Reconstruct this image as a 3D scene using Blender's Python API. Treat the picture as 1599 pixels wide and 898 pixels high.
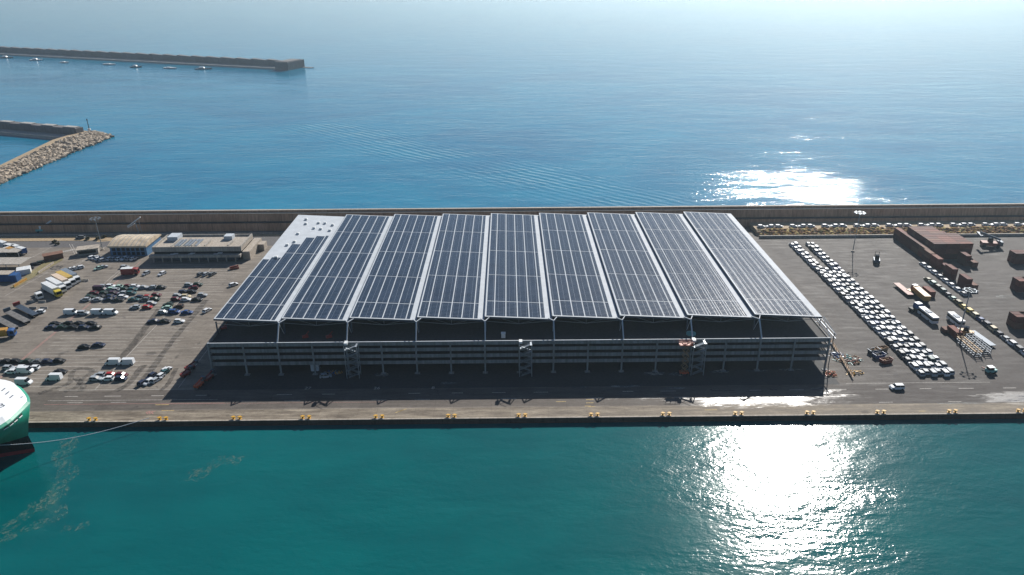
import bpy, math, random
from mathutils import Vector, Matrix
random.seed(7)
for o in list(bpy.data.objects): bpy.data.objects.remove(o)
sc = bpy.context.scene
COL = sc.collection

# ------------------------------------------------------------------ camera
PITCH, YAW, ROLL, FPX, CAMH = 0.414349531, 0.00397042551, 0.0070023888, 1163.6192, 130.0
Fv = Vector((math.sin(YAW)*math.cos(PITCH), math.cos(YAW)*math.cos(PITCH), -math.sin(PITCH)))
r0 = Vector((math.cos(YAW), -math.sin(YAW), 0)); d0 = Fv.cross(r0)
Rv = math.cos(ROLL)*r0 + math.sin(ROLL)*d0
Dv = -math.sin(ROLL)*r0 + math.cos(ROLL)*d0
cam = bpy.data.cameras.new("camera"); camo = bpy.data.objects.new("camera", cam); COL.objects.link(camo)
m = Matrix((Rv, -Dv, -Fv)).transposed().to_4x4(); m.translation = (0, 0, CAMH); camo.matrix_world = m
cam.sensor_width = 36; cam.sensor_fit = 'HORIZONTAL'; cam.lens = FPX/1599*36
cam.clip_start = 1; cam.clip_end = 60000
sc.camera = camo

def S(u, v, z=0.0):
    """survey: ground position (x, y) of a feature measured at height z in the aerial photograph"""
    d = Rv*((u-799.5)/FPX) + Dv*((v-449)/FPX) + Fv
    t = (z-CAMH)/d.z
    return Vector((d.x*t, d.y*t, z))

# ------------------------------------------------------------------ light
SUN_AZ, SUN_EL = math.radians(23.3), math.radians(32.5)
w = bpy.data.worlds.new("World"); sc.world = w; w.use_nodes = True
wn = w.node_tree.nodes; wl = w.node_tree.links
sky = wn.new('ShaderNodeTexSky'); sky.sky_type = 'NISHITA'; sky.sun_disc = False
sky.sun_elevation = SUN_EL; sky.sun_rotation = SUN_AZ
sky.air_density = 1.0; sky.dust_density = 0.4; sky.ozone_density = 4.0; sky.altitude = 100
bg = wn['Background']; bg.inputs['Strength'].default_value = 0.055
wl.new(sky.outputs[0], bg.inputs['Color'])
sun = bpy.data.lights.new("sun", 'SUN'); sun.energy = 5.0; sun.angle = math.radians(0.5); sun.color = (1, .955, .89)
suno = bpy.data.objects.new("sun", sun); COL.objects.link(suno)
sd = Vector((math.sin(SUN_AZ)*math.cos(SUN_EL), math.cos(SUN_AZ)*math.cos(SUN_EL), math.sin(SUN_EL)))
suno.rotation_euler = (-sd).to_track_quat('-Z', 'Y').to_euler(); suno.location = sd*500
sc.view_settings.view_transform = 'Standard'; sc.view_settings.look = 'None'
sc.view_settings.exposure = 0.56; sc.view_settings.gamma = 1; sc.view_settings.use_curve_mapping = False
sc.cycles.use_denoising = True
sc.cycles.max_bounces = 6; sc.cycles.transparent_max_bounces = 6
sc.cycles.volume_bounces = 0
sc.cycles.sample_clamp_indirect = 4

# ------------------------------------------------------------------ materials
def srgb(r, g, b):
    f = lambda c: (c/255/12.92) if c/255 <= .04045 else ((c/255+.055)/1.055)**2.4
    return (f(r), f(g), f(b), 1)
class NT:
    def __init__(s, name):
        s.m = bpy.data.materials.new(name); s.m.use_nodes = True
        s.t = s.m.node_tree; s.n = s.t.nodes; s.l = s.t.links
        s.p = s.n['Principled BSDF']; s.out = s.n['Material Output']
    def new(s, ty, **kw):
        x = s.n.new(ty)
        for k, v in kw.items(): setattr(x, k, v)
        return x
    def coord(s, scale=(1, 1, 1), loc=(0, 0, 0), rot=(0, 0, 0)):
        if not hasattr(s, 'tc'): s.tc = s.new('ShaderNodeTexCoord')
        mp = s.new('ShaderNodeMapping'); mp.inputs['Scale'].default_value = scale
        mp.inputs['Location'].default_value = loc; mp.inputs['Rotation'].default_value = rot
        s.l.new(s.tc.outputs['Object'], mp.inputs[0]); return mp.outputs[0]
    def noise(s, vec, scale, detail=4, rough=.55, dist=0):
        x = s.new('ShaderNodeTexNoise'); x.inputs['Scale'].default_value = scale
        x.inputs['Detail'].default_value = detail; x.inputs['Roughness'].default_value = rough
        x.inputs['Distortion'].default_value = dist
        s.l.new(vec, x.inputs['Vector']); return x.outputs['Fac']
    def ramp(s, fac, stops):
        x = s.new('ShaderNodeValToRGB'); cr = x.color_ramp
        while len(cr.elements) < len(stops): cr.elements.new(.5)
        for e, (p, c) in zip(cr.elements, stops):
            e.position = p; e.color = c if len(c) == 4 else (*c, 1)
        s.l.new(fac, x.inputs[0]); return x.outputs[0]
    def rampf(s, fac, a, b, lo=0, hi=1):
        x = s.new('ShaderNodeMapRange'); x.clamp = True
        for i, v in enumerate((a, b, lo, hi)): x.inputs[1+i].default_value = v
        s.l.new(fac, x.inputs[0]); return x.outputs[0]
    def mix(s, fac, a, b, mode='MIX'):
        x = s.new('ShaderNodeMix', data_type='RGBA', blend_type=mode)
        for i, v in ((0, fac), (6, a), (7, b)):
            if isinstance(v, (int, float)): x.inputs[i].default_value = v
            elif isinstance(v, tuple): x.inputs[i].default_value = v if len(v) == 4 else (*v, 1)
            else: s.l.new(v, x.inputs[i])
        return x.outputs[2]
    def math(s, op, a, b=0.0, c=None):
        x = s.new('ShaderNodeMath', operation=op)
        for i, v in enumerate((a, b) if c is None else (a, b, c)):
            if isinstance(v, (int, float)): x.inputs[i].default_value = v
            else: s.l.new(v, x.inputs[i])
        return x.outputs[0]
    def sep(s, vec):
        x = s.new('ShaderNodeSeparateXYZ'); s.l.new(vec, x.inputs[0]); return x.outputs
    def set(s, **kw):
        for k, v in kw.items():
            i = s.p.inputs[{'color': 'Base Color', 'rough': 'Roughness', 'metal': 'Metallic', 'ior': 'IOR', 'alpha': 'Alpha',
                            'spec': 'Specular IOR Level', 'coat': 'Coat Weight', 'normal': 'Normal'}[k]]
            if isinstance(v, (int, float)): i.default_value = v
            elif isinstance(v, tuple): i.default_value = v if len(v) == 4 else (*v, 1)
            else: s.l.new(v, i)
        return s.m
    def bump(s, h, strength=.3, dist=1.0, normal=None):
        x = s.new('ShaderNodeBump'); x.inputs['Strength'].default_value = strength if isinstance(strength, (int, float)) else 1
        if not isinstance(strength, (int, float)): s.l.new(strength, x.inputs['Strength'])
        x.inputs['Distance'].default_value = dist; s.l.new(h, x.inputs['Height'])
        if normal is not None: s.l.new(normal, x.inputs['Normal'])
        return x.outputs[0]
_mc = {}
def plain(name, col, rough=.6, metal=0, var=.12, scale=1.2, spec=.5):
    """painted / metal / plastic with a little uneven wear"""
    k = (name, col, rough, metal)
    if k in _mc: return _mc[k]
    t = NT(name); c = col if len(col) == 4 else (*col, 1)
    n = t.noise(t.coord(), scale, 5, .6)
    d = tuple(x*(1-var*1.6) for x in c[:3]); b = tuple(min(1, x*(1+var)) for x in c[:3])
    t.set(color=t.ramp(n, [(.3, d), (.7, b)]), rough=rough, metal=metal, spec=spec)
    _mc[k] = t.m; return t.m
def concrete(name, c0, c1, rough=.85, streak=False, joints=0, jaxis=0):
    t = NT(name)
    n1 = t.noise(t.coord((1, 1, 1)), .12, 6, .65); n2 = t.noise(t.coord((1, 1, .12) if streak else (1, 1, 1)), 1.1, 6, .7)
    c = t.mix(n1, c0, c1); c = t.mix(t.rampf(n2, .35, .7), t.mix(1, c, (.55, .53, .5), 'MULTIPLY'), c)
    if joints:
        x = t.sep(t.coord())[jaxis]; f = t.math('PINGPONG', x, joints/2)
        c = t.mix(t.rampf(f, 0, .16, 1, 0), c, t.mix(1, c, (.45, .42, .4), 'MULTIPLY'))
        blk = t.new('ShaderNodeTexWhiteNoise', noise_dimensions='1D')
        t.l.new(t.math('FLOOR', t.math('DIVIDE', x, joints)), blk.inputs['W'])
        c = t.mix(t.rampf(blk.outputs[0], 0, 1, 0, .45), c, t.mix(1, c, (.6, .52, .45), 'MULTIPLY'))
    return t.set(color=c, rough=rough, normal=t.bump(n2, .4, .15))

def water(name, deep, shallow, fine, waves, rough, patches=None, train=None):
    t = NT(name)
    t.l.new
    big = t.noise(t.coord((1, 1.6, 1)), .006, 4, .6, 1.0)
    mid = t.noise(t.coord((1, 2.5, 1)), .035, 4, .6, .4)
    c = t.mix(t.rampf(t.math('ADD', t.math('MULTIPLY', big, .7), t.math('MULTIPLY', mid, .3)), .35, .65), deep, shallow)
    # wind waves: two crossing swells and ripples
    def wv(sc_, rot, sx, det): return t.noise(t.coord((sx, 1, 1), rot=(0, 0, rot)), sc_, det, .6, .25)
    h1 = wv(waves[0], math.radians(12), .35, 3); h2 = wv(waves[1], math.radians(-24), .45, 4); h3 = wv(waves[2], math.radians(5), .7, 3)
    calm = t.rampf(t.noise(t.coord((1, 3.2, 1), rot=(0, 0, .15)), .008, 5, .6, 1.5), .38, .6, .45, 1.0)
    h = t.math('ADD', t.math('ADD', t.math('MULTIPLY', h1, fine[0]), t.math('MULTIPLY', h2, fine[1])), t.math('MULTIPLY', h3, fine[2]))
    x, y, z = t.sep(t.coord())
    if patches:     # gusts roughen the water in places
        tot = None
        for (cx, cy, rx, ry) in patches:
            dx = t.math('DIVIDE', t.math('SUBTRACT', x, cx), rx); dy = t.math('DIVIDE', t.math('SUBTRACT', y, cy), ry)
            r = t.math('ADD', t.math('ADD', t.math('MULTIPLY', dx, dx), t.math('MULTIPLY', dy, dy)), t.math('MULTIPLY', t.math('SUBTRACT', mid, .5), 3.0)); b = t.rampf(r, .1, 1.6, 1, 0); tot = b if tot is None else t.math('MAXIMUM', tot, b)
        calm = t.math('MULTIPLY', calm, t.math('ADD', t.math('MULTIPLY', tot, .62), .6))
    if train:       # a ship's wake: parallel wavelets crossing the bay
        (ax, ay), (bx, by) = train; L_ = math.hypot(bx-ax, by-ay); nx, ny = -(by-ay)/L_, (bx-ax)/L_
        off = t.math('ADD', t.math('MULTIPLY', t.math('SUBTRACT', x, ax), nx), t.math('MULTIPLY', t.math('SUBTRACT', y, ay), ny))
        al = t.math('ADD', t.math('MULTIPLY', t.math('SUBTRACT', x, ax), -ny*-1), t.math('MULTIPLY', t.math('SUBTRACT', y, ay), nx*-1))
        al = t.math('ADD', t.math('MULTIPLY', t.math('SUBTRACT', x, ax), (bx-ax)/L_), t.math('MULTIPLY', t.math('SUBTRACT', y, ay), (by-ay)/L_))
        s_ = t.math('SINE', t.math('ADD', t.math('MULTIPLY', off, 6.283/6.0), t.math('MULTIPLY', mid, 9.0)))
        msk = t.math('MULTIPLY', t.rampf(t.math('ABSOLUTE', off), 14, 42, 1, 0), t.math('MULTIPLY', t.rampf(al, -40, 30, 0, 1), t.rampf(al, L_-20, L_+60, 1, 0)))
        h = t.math('ADD', h, t.math('MULTIPLY', t.math('MULTIPLY', s_, t.math('MULTIPLY', msk, t.rampf(big, .4, .6, .35, 1))), .22))
    t.set(color=c, rough=rough, ior=1.333, normal=t.bump(h, calm, 1.0))
    return t.m
M = {}
def xy(u, v): p = S(u, v, -1.7); return (p.x, p.y)
gx, gy = xy(1235, 300); hx, hy = xy(1205, 180)
ux, uy = xy(1225, 745); vx, vy = xy(1320, 870)
M['sea'] = water('open_sea_water', srgb(2, 92, 124), srgb(6, 116, 144), (.95, .62, .17), (.05, .2, .9), .1, [(gx, gy, 66, 56)], (xy(480, 194), xy(1060, 330)))
M['harbour'] = water('harbour_water', srgb(0, 72, 76), srgb(1, 92, 92), (.56, .33, .11), (.06, .22, .9), .12, [(ux, uy, 22, 44), (vx, vy, 17, 30)])

def yard_material():
    t = NT('yard_paving'); co = t.coord(); x, y, z = t.sep(co)
    n1 = t.noise(t.coord((.5, 1, 1)), .03, 5, .6); n2 = t.noise(t.coord((.25, 1.4, 1)), .35, 7, .7); n3 = t.noise(t.coord((.5, 1, 1)), 1.6, 5, .8)
    left = t.mix(n1, srgb(124, 117, 108), srgb(148, 140, 130)); right = t.mix(n1, srgb(82, 78, 75), srgb(100, 95, 92))
    c = t.mix(t.rampf(x, 70, 130), left, right)
    # quay traffic lane: darker worn asphalt, then paler concrete coping strip
    yy = t.math('ADD', y, t.math('MULTIPLY', t.math('SUBTRACT', t.noise(t.coord((.3, 1, 1)), .25, 5, .7), .5), 2.5))
    lane = t.math('MULTIPLY', t.rampf(yy, 201.3, 201.9), t.rampf(yy, 212.5, 215, 1, 0))
    c = t.mix(t.math('MULTIPLY', lane, .62), c, srgb(76, 70, 68))
    cop = t.rampf(y, 201.1, 201.3, 1, 0)
    c = t.mix(cop, c, t.mix(t.rampf(n2, .3, .7), srgb(118, 108, 96), srgb(158, 148, 132)))
    c = t.mix(t.rampf(n2, .34, .66, .8, 0), c, t.mix(1, c, (.42, .40, .39), 'MULTIPLY'))
    c = t.mix(t.rampf(n3, .38, .62, .6, 0), c, t.mix(1, c, (.6, .6, .6), 'MULTIPLY'))
    cm = t.new('ShaderNodeCombineXYZ'); t.l.new(t.math('FLOOR', t.math('DIVIDE', x, 6.0)), cm.inputs[0]); t.l.new(t.math('FLOOR', t.math('DIVIDE', y, 5.0)), cm.inputs[1])
    wn_ = t.new('ShaderNodeTexWhiteNoise', noise_dimensions='2D'); t.l.new(cm.outputs[0], wn_.inputs['Vector'])
    c = t.mix(t.rampf(wn_.outputs[0], 0, 1, 0, .24), c, t.mix(1, c, (.62, .6, .58), 'MULTIPLY'))
    pn = t.noise(t.coord((.35, 1, 1)), .12, 6, .75, 1.2); c = t.mix(t.rampf(pn, .5, .68, 0, .35), c, t.mix(1, c, (.55, .55, .56), 'MULTIPLY'))
    c = t.mix(t.rampf(pn, .3, .42, .3, 0), c, t.mix(1, c, (1.25, 1.22, 1.18), 'MULTIPLY'))
    # slab joints
    for ax, per in ((x, 6.0), (y, 5.0)):
        f = t.math('PINGPONG', ax, per/2)
        c = t.mix(t.rampf(f, 0, .12, .35, 0), c, t.mix(1, c, (.45, .43, .42), 'MULTIPLY'))
    # oil spots
    o = t.rampf(t.noise(co, .22, 3, .5, .8), .66, .72); c = t.mix(t.math('MULTIPLY', o, .5), c, srgb(48, 45, 44))
    # damp, washed area of the lane at the right and by the far right mooring
    def blob(cx, cy, rx, ry):
        dx = t.math('DIVIDE', t.math('SUBTRACT', x, cx), rx); dy = t.math('DIVIDE', t.math('SUBTRACT', y, cy), ry)
        r = t.math('ADD', t.math('MULTIPLY', dx, dx), t.math('MULTIPLY', dy, dy)); return t.rampf(r, .2, 1.3, 1, 0)
    wn1 = t.noise(t.coord((.25, 1, 1)), .6, 8, .78, .8)
    wet = t.math('MAXIMUM', t.math('MAXIMUM', blob(78, 207, 34, 8), blob(170, 204, 22, 4.5)), t.math('MULTIPLY', blob(40, 208, 60, 4), .5))
    wet = t.math('MULTIPLY', t.rampf(t.math('ADD', t.math('MULTIPLY', wet, .55), t.math('MULTIPLY', wn1, 1.7)), 1.05, 1.5), t.rampf(wet, .02, .25))
    c = t.mix(t.math('MULTIPLY', wet, .55), c, srgb(60, 58, 58))
    c = t.mix(1, c, (1.14, 1.14, 1.14), 'MULTIPLY')
    dry_r = t.rampf(n2, .3, .7, .62, .9)
    rg = t.math('ADD', t.math('MULTIPLY', wet, -.5), dry_r)
    t.set(color=c, rough=t.math('MAXIMUM', rg, .2), normal=t.bump(n3, .35, .06))
    t.l.new(t.rampf(wet, 0, 1, .15, .55), t.p.inputs['Specular IOR Level'])
    return t.m
M['yard'] = yard_material()
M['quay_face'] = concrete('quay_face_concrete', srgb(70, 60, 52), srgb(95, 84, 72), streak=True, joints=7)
M['seawall'] = concrete('seawall_stained_concrete', srgb(182, 136, 106), srgb(212, 174, 144), streak=True, joints=6)
M['walltop'] = concrete('wall_walkway_concrete', srgb(165, 155, 142), srgb(190, 180, 168))
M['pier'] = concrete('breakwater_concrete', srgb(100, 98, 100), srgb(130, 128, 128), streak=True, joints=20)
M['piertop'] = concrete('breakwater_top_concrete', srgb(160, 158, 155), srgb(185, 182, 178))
M['build'] = concrete('grey_building_concrete', srgb(158, 153, 146), srgb(184, 178, 170), streak=True)
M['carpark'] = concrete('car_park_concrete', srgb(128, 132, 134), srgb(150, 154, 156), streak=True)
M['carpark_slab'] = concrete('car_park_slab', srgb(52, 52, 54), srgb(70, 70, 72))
M['steel'] = plain('galvanised_steel', srgb(150, 158, 165), .45, .6)
M['dsteel'] = plain('dark_blue_grey_steel', srgb(72, 84, 98), .5, .3)
M['roofmetal'] = plain('light_roof_metal', srgb(176, 182, 188), .7, 0, .07, .3, .2)
M['white'] = plain('white_paint', srgb(206, 208, 208), .5)
M['linewhite'] = plain('white_road_paint', srgb(180, 175, 168), .8, 0, .35, 2.5)
M['linered'] = plain('red_road_paint', srgb(165, 120, 112), .8, 0, .3, 2.5)
M['lineyellow'] = plain('yellow_road_paint', srgb(172, 148, 92), .8, 0, .3, 2.5)
M['yellow'] = plain('yellow_bollard_paint', srgb(196, 148, 36), .6, 0, .3, 3)
M['black'] = plain('black_rubber', srgb(24, 24, 26), .7)
M['glass'] = plain('dark_window_glass', srgb(22, 28, 34), .1, 0, .1, 1, .2)
M['rust'] = plain('rusty_red_paint', srgb(128, 62, 48), .6, 0, .3, .8)
M['orange'] = plain('orange_machine_paint', srgb(186, 80, 40), .5, 0, .2, 2)
M['redm'] = plain('red_machine_paint', srgb(128, 34, 30), .5, 0, .2, 2)
M['ochre'] = plain('ochre_machine_paint', srgb(176, 130, 56), .5, 0, .25, 1.5)
M['blue'] = plain('blue_paint', srgb(26, 74, 128), .5, 0, .2, 1.5)
M['teal'] = plain('teal_paint', srgb(96, 160, 158), .5)
M['wood'] = plain('weathered_timber', srgb(150, 122, 92), .8, 0, .3, 1.5)
M['brown'] = plain('brown_wall_paint', srgb(112, 78, 60), .8, 0, .2, .8)
M['skyblue'] = plain('blue_cladding', srgb(70, 112, 150), .5, 0, .15, .8)
M['cream'] = plain('cream_roof_sheet', srgb(196, 178, 152), .6, 0, .25, .35)
M['asphalt'] = concrete('asphalt_road', srgb(86, 84, 86), srgb(104, 102, 102))
M['apron'] = concrete('shade_dark_asphalt', srgb(50, 52, 55), srgb(70, 71, 73))  # ground colour darkened to deepen the car park's shade
M['sand'] = concrete('sandy_verge', srgb(160, 140, 110), srgb(182, 160, 128))
M['grass'] = concrete('dry_grass_verge', srgb(110, 104, 66), srgb(150, 138, 96))

def solar_material():
    t = NT('solar_glass'); x, y, z = t.sep(t.coord())
    fx = t.math('PINGPONG', x, 1.0); fy = t.math('PINGPONG', y, .55)
    ln = t.math('MAXIMUM', t.rampf(fx, .02, .045, .55, 0), t.rampf(fy, .015, .04, .85, 0))
    cx = t.math('PINGPONG', x, .085); cell = t.rampf(cx, .0, .012, .04, 0)
    wn_ = t.new('ShaderNodeTexWhiteNoise', noise_dimensions='2D')
    cm = t.new('ShaderNodeCombineXYZ'); t.l.new(t.math('FLOOR', t.math('DIVIDE', x, 2.0)), cm.inputs[0]); t.l.new(t.math('FLOOR', t.math('DIVIDE', y, 1.1)), cm.inputs[1])
    t.l.new(cm.outputs[0], wn_.inputs['Vector'])
    base = t.mix(wn_.outputs[0], srgb(14, 28, 44), srgb(28, 44, 62))
    nn = t.noise(t.coord(), .08, 4, .6); base = t.mix(t.rampf(nn, .4, .7, 0, .3), base, srgb(54, 66, 84))
    c = t.mix(cell, base, srgb(90, 104, 120)); c = t.mix(t.math('MULTIPLY', ln, .85), c, srgb(150, 158, 168))
    r = t.math('ADD', t.math('MULTIPLY', ln, .4), .07)
    return t.set(color=c, rough=r, spec=.3)
M['solar'] = solar_material()
def rock_mat():
    t = NT('limestone_boulder'); n = t.noise(t.coord(), .8, 6, .7); oi = t.new('ShaderNodeObjectInfo')
    c = t.mix(n, srgb(120, 106, 90), srgb(196, 182, 162)); c = t.mix(t.rampf(oi.outputs['Random'], 0, 1, 0, .5), c, srgb(150, 132, 112))
    ge = t.new('ShaderNodeNewGeometry'); wz = t.sep(ge.outputs['Position'])[2]
    c = t.mix(t.rampf(t.math('ADD', wz, t.math('MULTIPLY', n, .8)), -1.2, -.1, .75, 0), c, srgb(52, 48, 38))
    return t.set(color=c, rough=.9, normal=t.bump(n, .6, .3))
M['rock'] = rock_mat()
def alpha_mat(name, col, scale, lo, hi, amax, rough=.9, stretch=(1, 1, 1)):
    t = NT(name); n = t.noise(t.coord(stretch), scale, 9, .78, 2.2 if 'foam' in name else .8)
    t.set(color=col, rough=rough, alpha=t.rampf(n, lo, hi, 0, amax)); return t.m
M['tyre'] = alpha_mat('tyre_rubber_marks', srgb(52, 48, 46), .5, .35, .62, .62)
M['foam'] = alpha_mat('floating_foam_scum', srgb(136, 146, 128), .6, .5, .74, .55, stretch=(1, .7, 1))
M['stain'] = alpha_mat('pale_washed_stain', srgb(150, 150, 146), .5, .42, .6, .75, stretch=(.4, 1, 1))
M['puddle'] = plain('shallow_puddle', srgb(58, 60, 62), .08, 0, .05, 1, .8)

# ------------------------------------------------------------------ mesh helpers
class MB:
    def __init__(s): s.v = []; s.f = []; s.mi = []
    def add(s, vs, fs, mi=0):
        b = len(s.v); s.v += [tuple(v) for v in vs]; s.f += [tuple(i+b for i in f) for f in fs]; s.mi += [mi]*len(fs); return s
    def box(s, x0, x1, y0, y1, z0, z1, mi=0):
        return s.add([(x0,y0,z0),(x1,y0,z0),(x1,y1,z0),(x0,y1,z0),(x0,y0,z1),(x1,y0,z1),(x1,y1,z1),(x0,y1,z1)],
                     [(3,2,1,0),(4,5,6,7),(0,1,5,4),(1,2,6,5),(2,3,7,6),(3,0,4,7)], mi)
    def frus(s, b, t, z0, z1, mi=0):  # b,t = (x0,x1,y0,y1)
        return s.add([(b[0],b[2],z0),(b[1],b[2],z0),(b[1],b[3],z0),(b[0],b[3],z0),(t[0],t[2],z1),(t[1],t[2],z1),(t[1],t[3],z1),(t[0],t[3],z1)],
                     [(3,2,1,0),(4,5,6,7),(0,1,5,4),(1,2,6,5),(2,3,7,6),(3,0,4,7)], mi)
    def prism(s, prof, y0, y1, mi=0):  # profile in (x,z), extruded along y
        n = len(prof); vs = [(x, y0, z) for x, z in prof]+[(x, y1, z) for x, z in prof]
        fs = [tuple(range(n)), tuple(range(2*n-1, n-1, -1))]+[(i, (i+1) % n+0, (i+1) % n+n, i+n)[::-1] for i in range(n)]
        return s.add(vs, fs, mi)
    def prismx(s, prof, x0, x1, mi=0):  # profile in (y,z), extruded along x
        n = len(prof); vs = [(x0, y, z) for y, z in prof]+[(x1, y, z) for y, z in prof]
        fs = [tuple(range(n-1, -1, -1)), tuple(range(n, 2*n))]+[(i, (i+1) % n, (i+1) % n+n, i+n) for i in range(n)]
        return s.add(vs, fs, mi)
    def bar(s, a, b, w, h=None, mi=0):
        a = Vector(a); b = Vector(b); d = (b-a).normalized(); h = h or w
        up = Vector((0, 0, 1)) if abs(d.z) < .95 else Vector((0, 1, 0))
        x = d.cross(up).normalized()*w/2; y = d.cross(x).normalized()*h/2
        vs = [a-x-y, a+x-y, a+x+y, a-x+y, b-x-y, b+x-y, b+x+y, b-x+y]
        return s.add(vs, [(3,2,1,0),(4,5,6,7),(0,1,5,4),(1,2,6,5),(2,3,7,6),(3,0,4,7)], mi)
    def cyl(s, a, b, r0, r1=None, n=10, mi=0):
        a = Vector(a); b = Vector(b); d = (b-a).normalized(); r1 = r0 if r1 is None else r1
        up = Vector((0, 0, 1)) if abs(d.z) < .95 else Vector((0, 1, 0))
        x = d.cross(up).normalized(); y = d.cross(x).normalized()
        vs = [a+(x*math.cos(2*math.pi*i/n)+y*math.sin(2*math.pi*i/n))*r0 for i in range(n)]+[b+(x*math.cos(2*math.pi*i/n)+y*math.sin(2*math.pi*i/n))*r1 for i in range(n)]
        return s.add(vs, [tuple(range(n-1, -1, -1)), tuple(range(n, 2*n))]+[(i, (i+1) % n, (i+1) % n+n, i+n) for i in range(n)], mi)
    def blob(s, c, r, sub=0, jit=.25, sq=(1, 1, 1), mi=0):
        t = (1+5**.5)/2
        vs = [Vector(p).normalized() for p in [(-1,t,0),(1,t,0),(-1,-t,0),(1,-t,0),(0,-1,t),(0,1,t),(0,-1,-t),(0,1,-t),(t,0,-1),(t,0,1),(-t,0,-1),(-t,0,1)]]
        fs = [(0,11,5),(0,5,1),(0,1,7),(0,7,10),(0,10,11),(1,5,9),(5,11,4),(11,10,2),(10,7,6),(7,1,8),(3,9,4),(3,4,2),(3,2,6),(3,6,8),(3,8,9),(4,9,5),(2,4,11),(6,2,10),(8,6,7),(9,8,1)]
        out = [Vector(c)+Vector((v.x*sq[0], v.y*sq[1], v.z*sq[2]))*r*(1+random.uniform(-jit, jit)) for v in vs]
        return s.add(out, fs, mi)
    def mesh(s, name, mats):
        me = bpy.data.meshes.new(name); me.from_pydata(s.v, [], s.f)
        for x in (mats if isinstance(mats, (list, tuple)) else [mats]): me.materials.append(x)
        if any(s.mi): me.polygons.foreach_set('material_index', s.mi)
        me.update(); return me
    def build(s, name, mats, parent=None, loc=None, rz=None):
        o = bpy.data.objects.new(name, s.mesh(name, mats)); COL.objects.link(o)
        if parent is not None: o.parent = parent
        if loc is not None: o.location = loc
        if rz is not None: o.rotation_euler.z = rz
        return o
def tag(o, label=None, cat=None, group=None, kind=None):
    if label: o['label'] = label
    if cat: o['category'] = cat
    if group: o['group'] = group
    if kind: o['kind'] = kind
    return o
def empty(name, loc=(0, 0, 0), rz=0, label=None, cat=None, group=None):
    o = bpy.data.objects.new(name, None); o.empty_display_size = .5; COL.objects.link(o)
    o.location = loc; o.rotation_euler.z = rz
    return tag(o, label, cat, group)
def struct(name, mb, mat): return tag(mb.build(name, mat), kind='structure')
def copy_tree(o, parent=None, loc=None, rz=None, label=None, group=None):
    c = o.copy(); COL.objects.link(c)
    if parent is not None: c.parent = parent
    if loc is not None: c.location = loc
    if rz is not None: c.rotation_euler.z = rz
    if label: c['label'] = label
    if group: c['group'] = group
    for ch in o.children: copy_tree(ch, c)
    return c

# ------------------------------------------------------------------ the setting: water, ground
WL = -1.7
HAZE = 0.00012
struct('sea', MB().add([(-14000, 381, WL), (14000, 381, WL), (14000, 14000, WL), (-14000, 14000, WL)], [(0, 1, 2, 3)]), M['sea'])
struct('harbour_water', MB().add([(-3000, -1500, WL), (3000, -1500, WL), (3000, 200, WL), (-3000, 200, WL)], [(0, 1, 2, 3)]), M['harbour'])
QE = 195.0
BX0, BW = -102.3, 23.45
# the hazy air over the whole bay
hz = MB().box(-14500, 14500, -2000, 14500, -7.5, 136).build('haze', None or bpy.data.materials.new('sea_haze')); tag(hz, 'thin pale blue sea haze over the whole bay', 'haze', kind='stuff')
hm = hz.data.materials[0]; hm.use_nodes = True; hm.node_tree.nodes.remove(hm.node_tree.nodes['Principled BSDF'])
pv = hm.node_tree.nodes.new('ShaderNodeVolumePrincipled'); pv.inputs['Color'].default_value = (.68, .87, 1, 1); pv.inputs['Density'].default_value = HAZE; pv.inputs['Anisotropy'].default_value = .6
hm.node_tree.links.new(pv.outputs[0], hm.node_tree.nodes['Material Output'].inputs['Volume'])
g = MB(); g.box(-1500, 1500, QE+.5, 380, -6, 0); struct('ground', g, M['yard'])
q = MB(); q.prismx([(QE, -6), (QE, -.02), (QE+.49, -.02), (QE+.49, -6)], -1500, 1500); q.box(-1500, 1500, QE-.25, QE-.01, -1.9, -1.2)
ua = MB(); ua.box(BX0-1.5, BX0+9*BW+1, 213.2, 346, .001, .009); struct('building_shade_sheet', ua, M['apron'])  # thin dark sheet painting deeper shade under and before the car park
struct('quay_wall', q, M['quay_face'])
struct('quay_kerb', MB().box(-1500, 1500, QE-.12, QE+.45, -.015, .14), M['walltop'])

def flat(mb, pts, z, mi=0): mb.add([(p[0], p[1], z) for p in pts], [tuple(range(len(pts)))], mi)
def rect(mb, x0, x1, y0, y1, z=.006, mi=0): mb.add([(x0,y0,z),(x1,y0,z),(x1,y1,z),(x0,y1,z)], [(0,1,2,3)], mi)
def stripe(mb, a, b, wd, z=.006, mi=0):
    a = Vector((a[0], a[1], 0)); b = Vector((b[0], b[1], 0)); d = (b-a).normalized(); n = Vector((-d.y, d.x, 0))*wd/2
    mb.add([(p.x, p.y, z) for p in (a-n, b-n, b+n, a+n)], [(0, 1, 2, 3)], mi)
mk = MB()
y = 216.5
while y < 331:
    if random.random() < .93: rect(mk, -172+random.uniform(0, 2), -142.5, y, y+.16)
    if y < 318: rect(mk, -137.6, -123.5-random.choice([0, 0, 0, 3]), y+.5, y+.66)
    if y < 290 and random.random() < .3: rect(mk, -117, -112.5, y, y+.14)
    y += 2.65
rect(mk, -138.2, -138, 214, 322, .007); rect(mk, -110.8, -110.6, 215, 300, .007)
for i in range(9):
    rect(mk, -200+i*0, -176.5, 236+i*0, 236.15, .007) if i == 0 else None
for x0 in range(-300, 300, 14):      # lane dashes along the quay road
    if random.random() < .8: rect(mk, x0+random.uniform(-1, 1), x0+4.5, 209.9, 210.15)
    if random.random() < .5: rect(mk, x0+3, x0+8, 206.1, 206.28)
rect(mk, -150, -60, 213.9, 214.1); rect(mk, -150, -95, 207.4, 207.55); rect(mk, 112, 160, 213.7, 213.85)
for k in range(9): rect(mk, 96+k*22-.3, 100+k*22, 202.0, 202.2)
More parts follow.
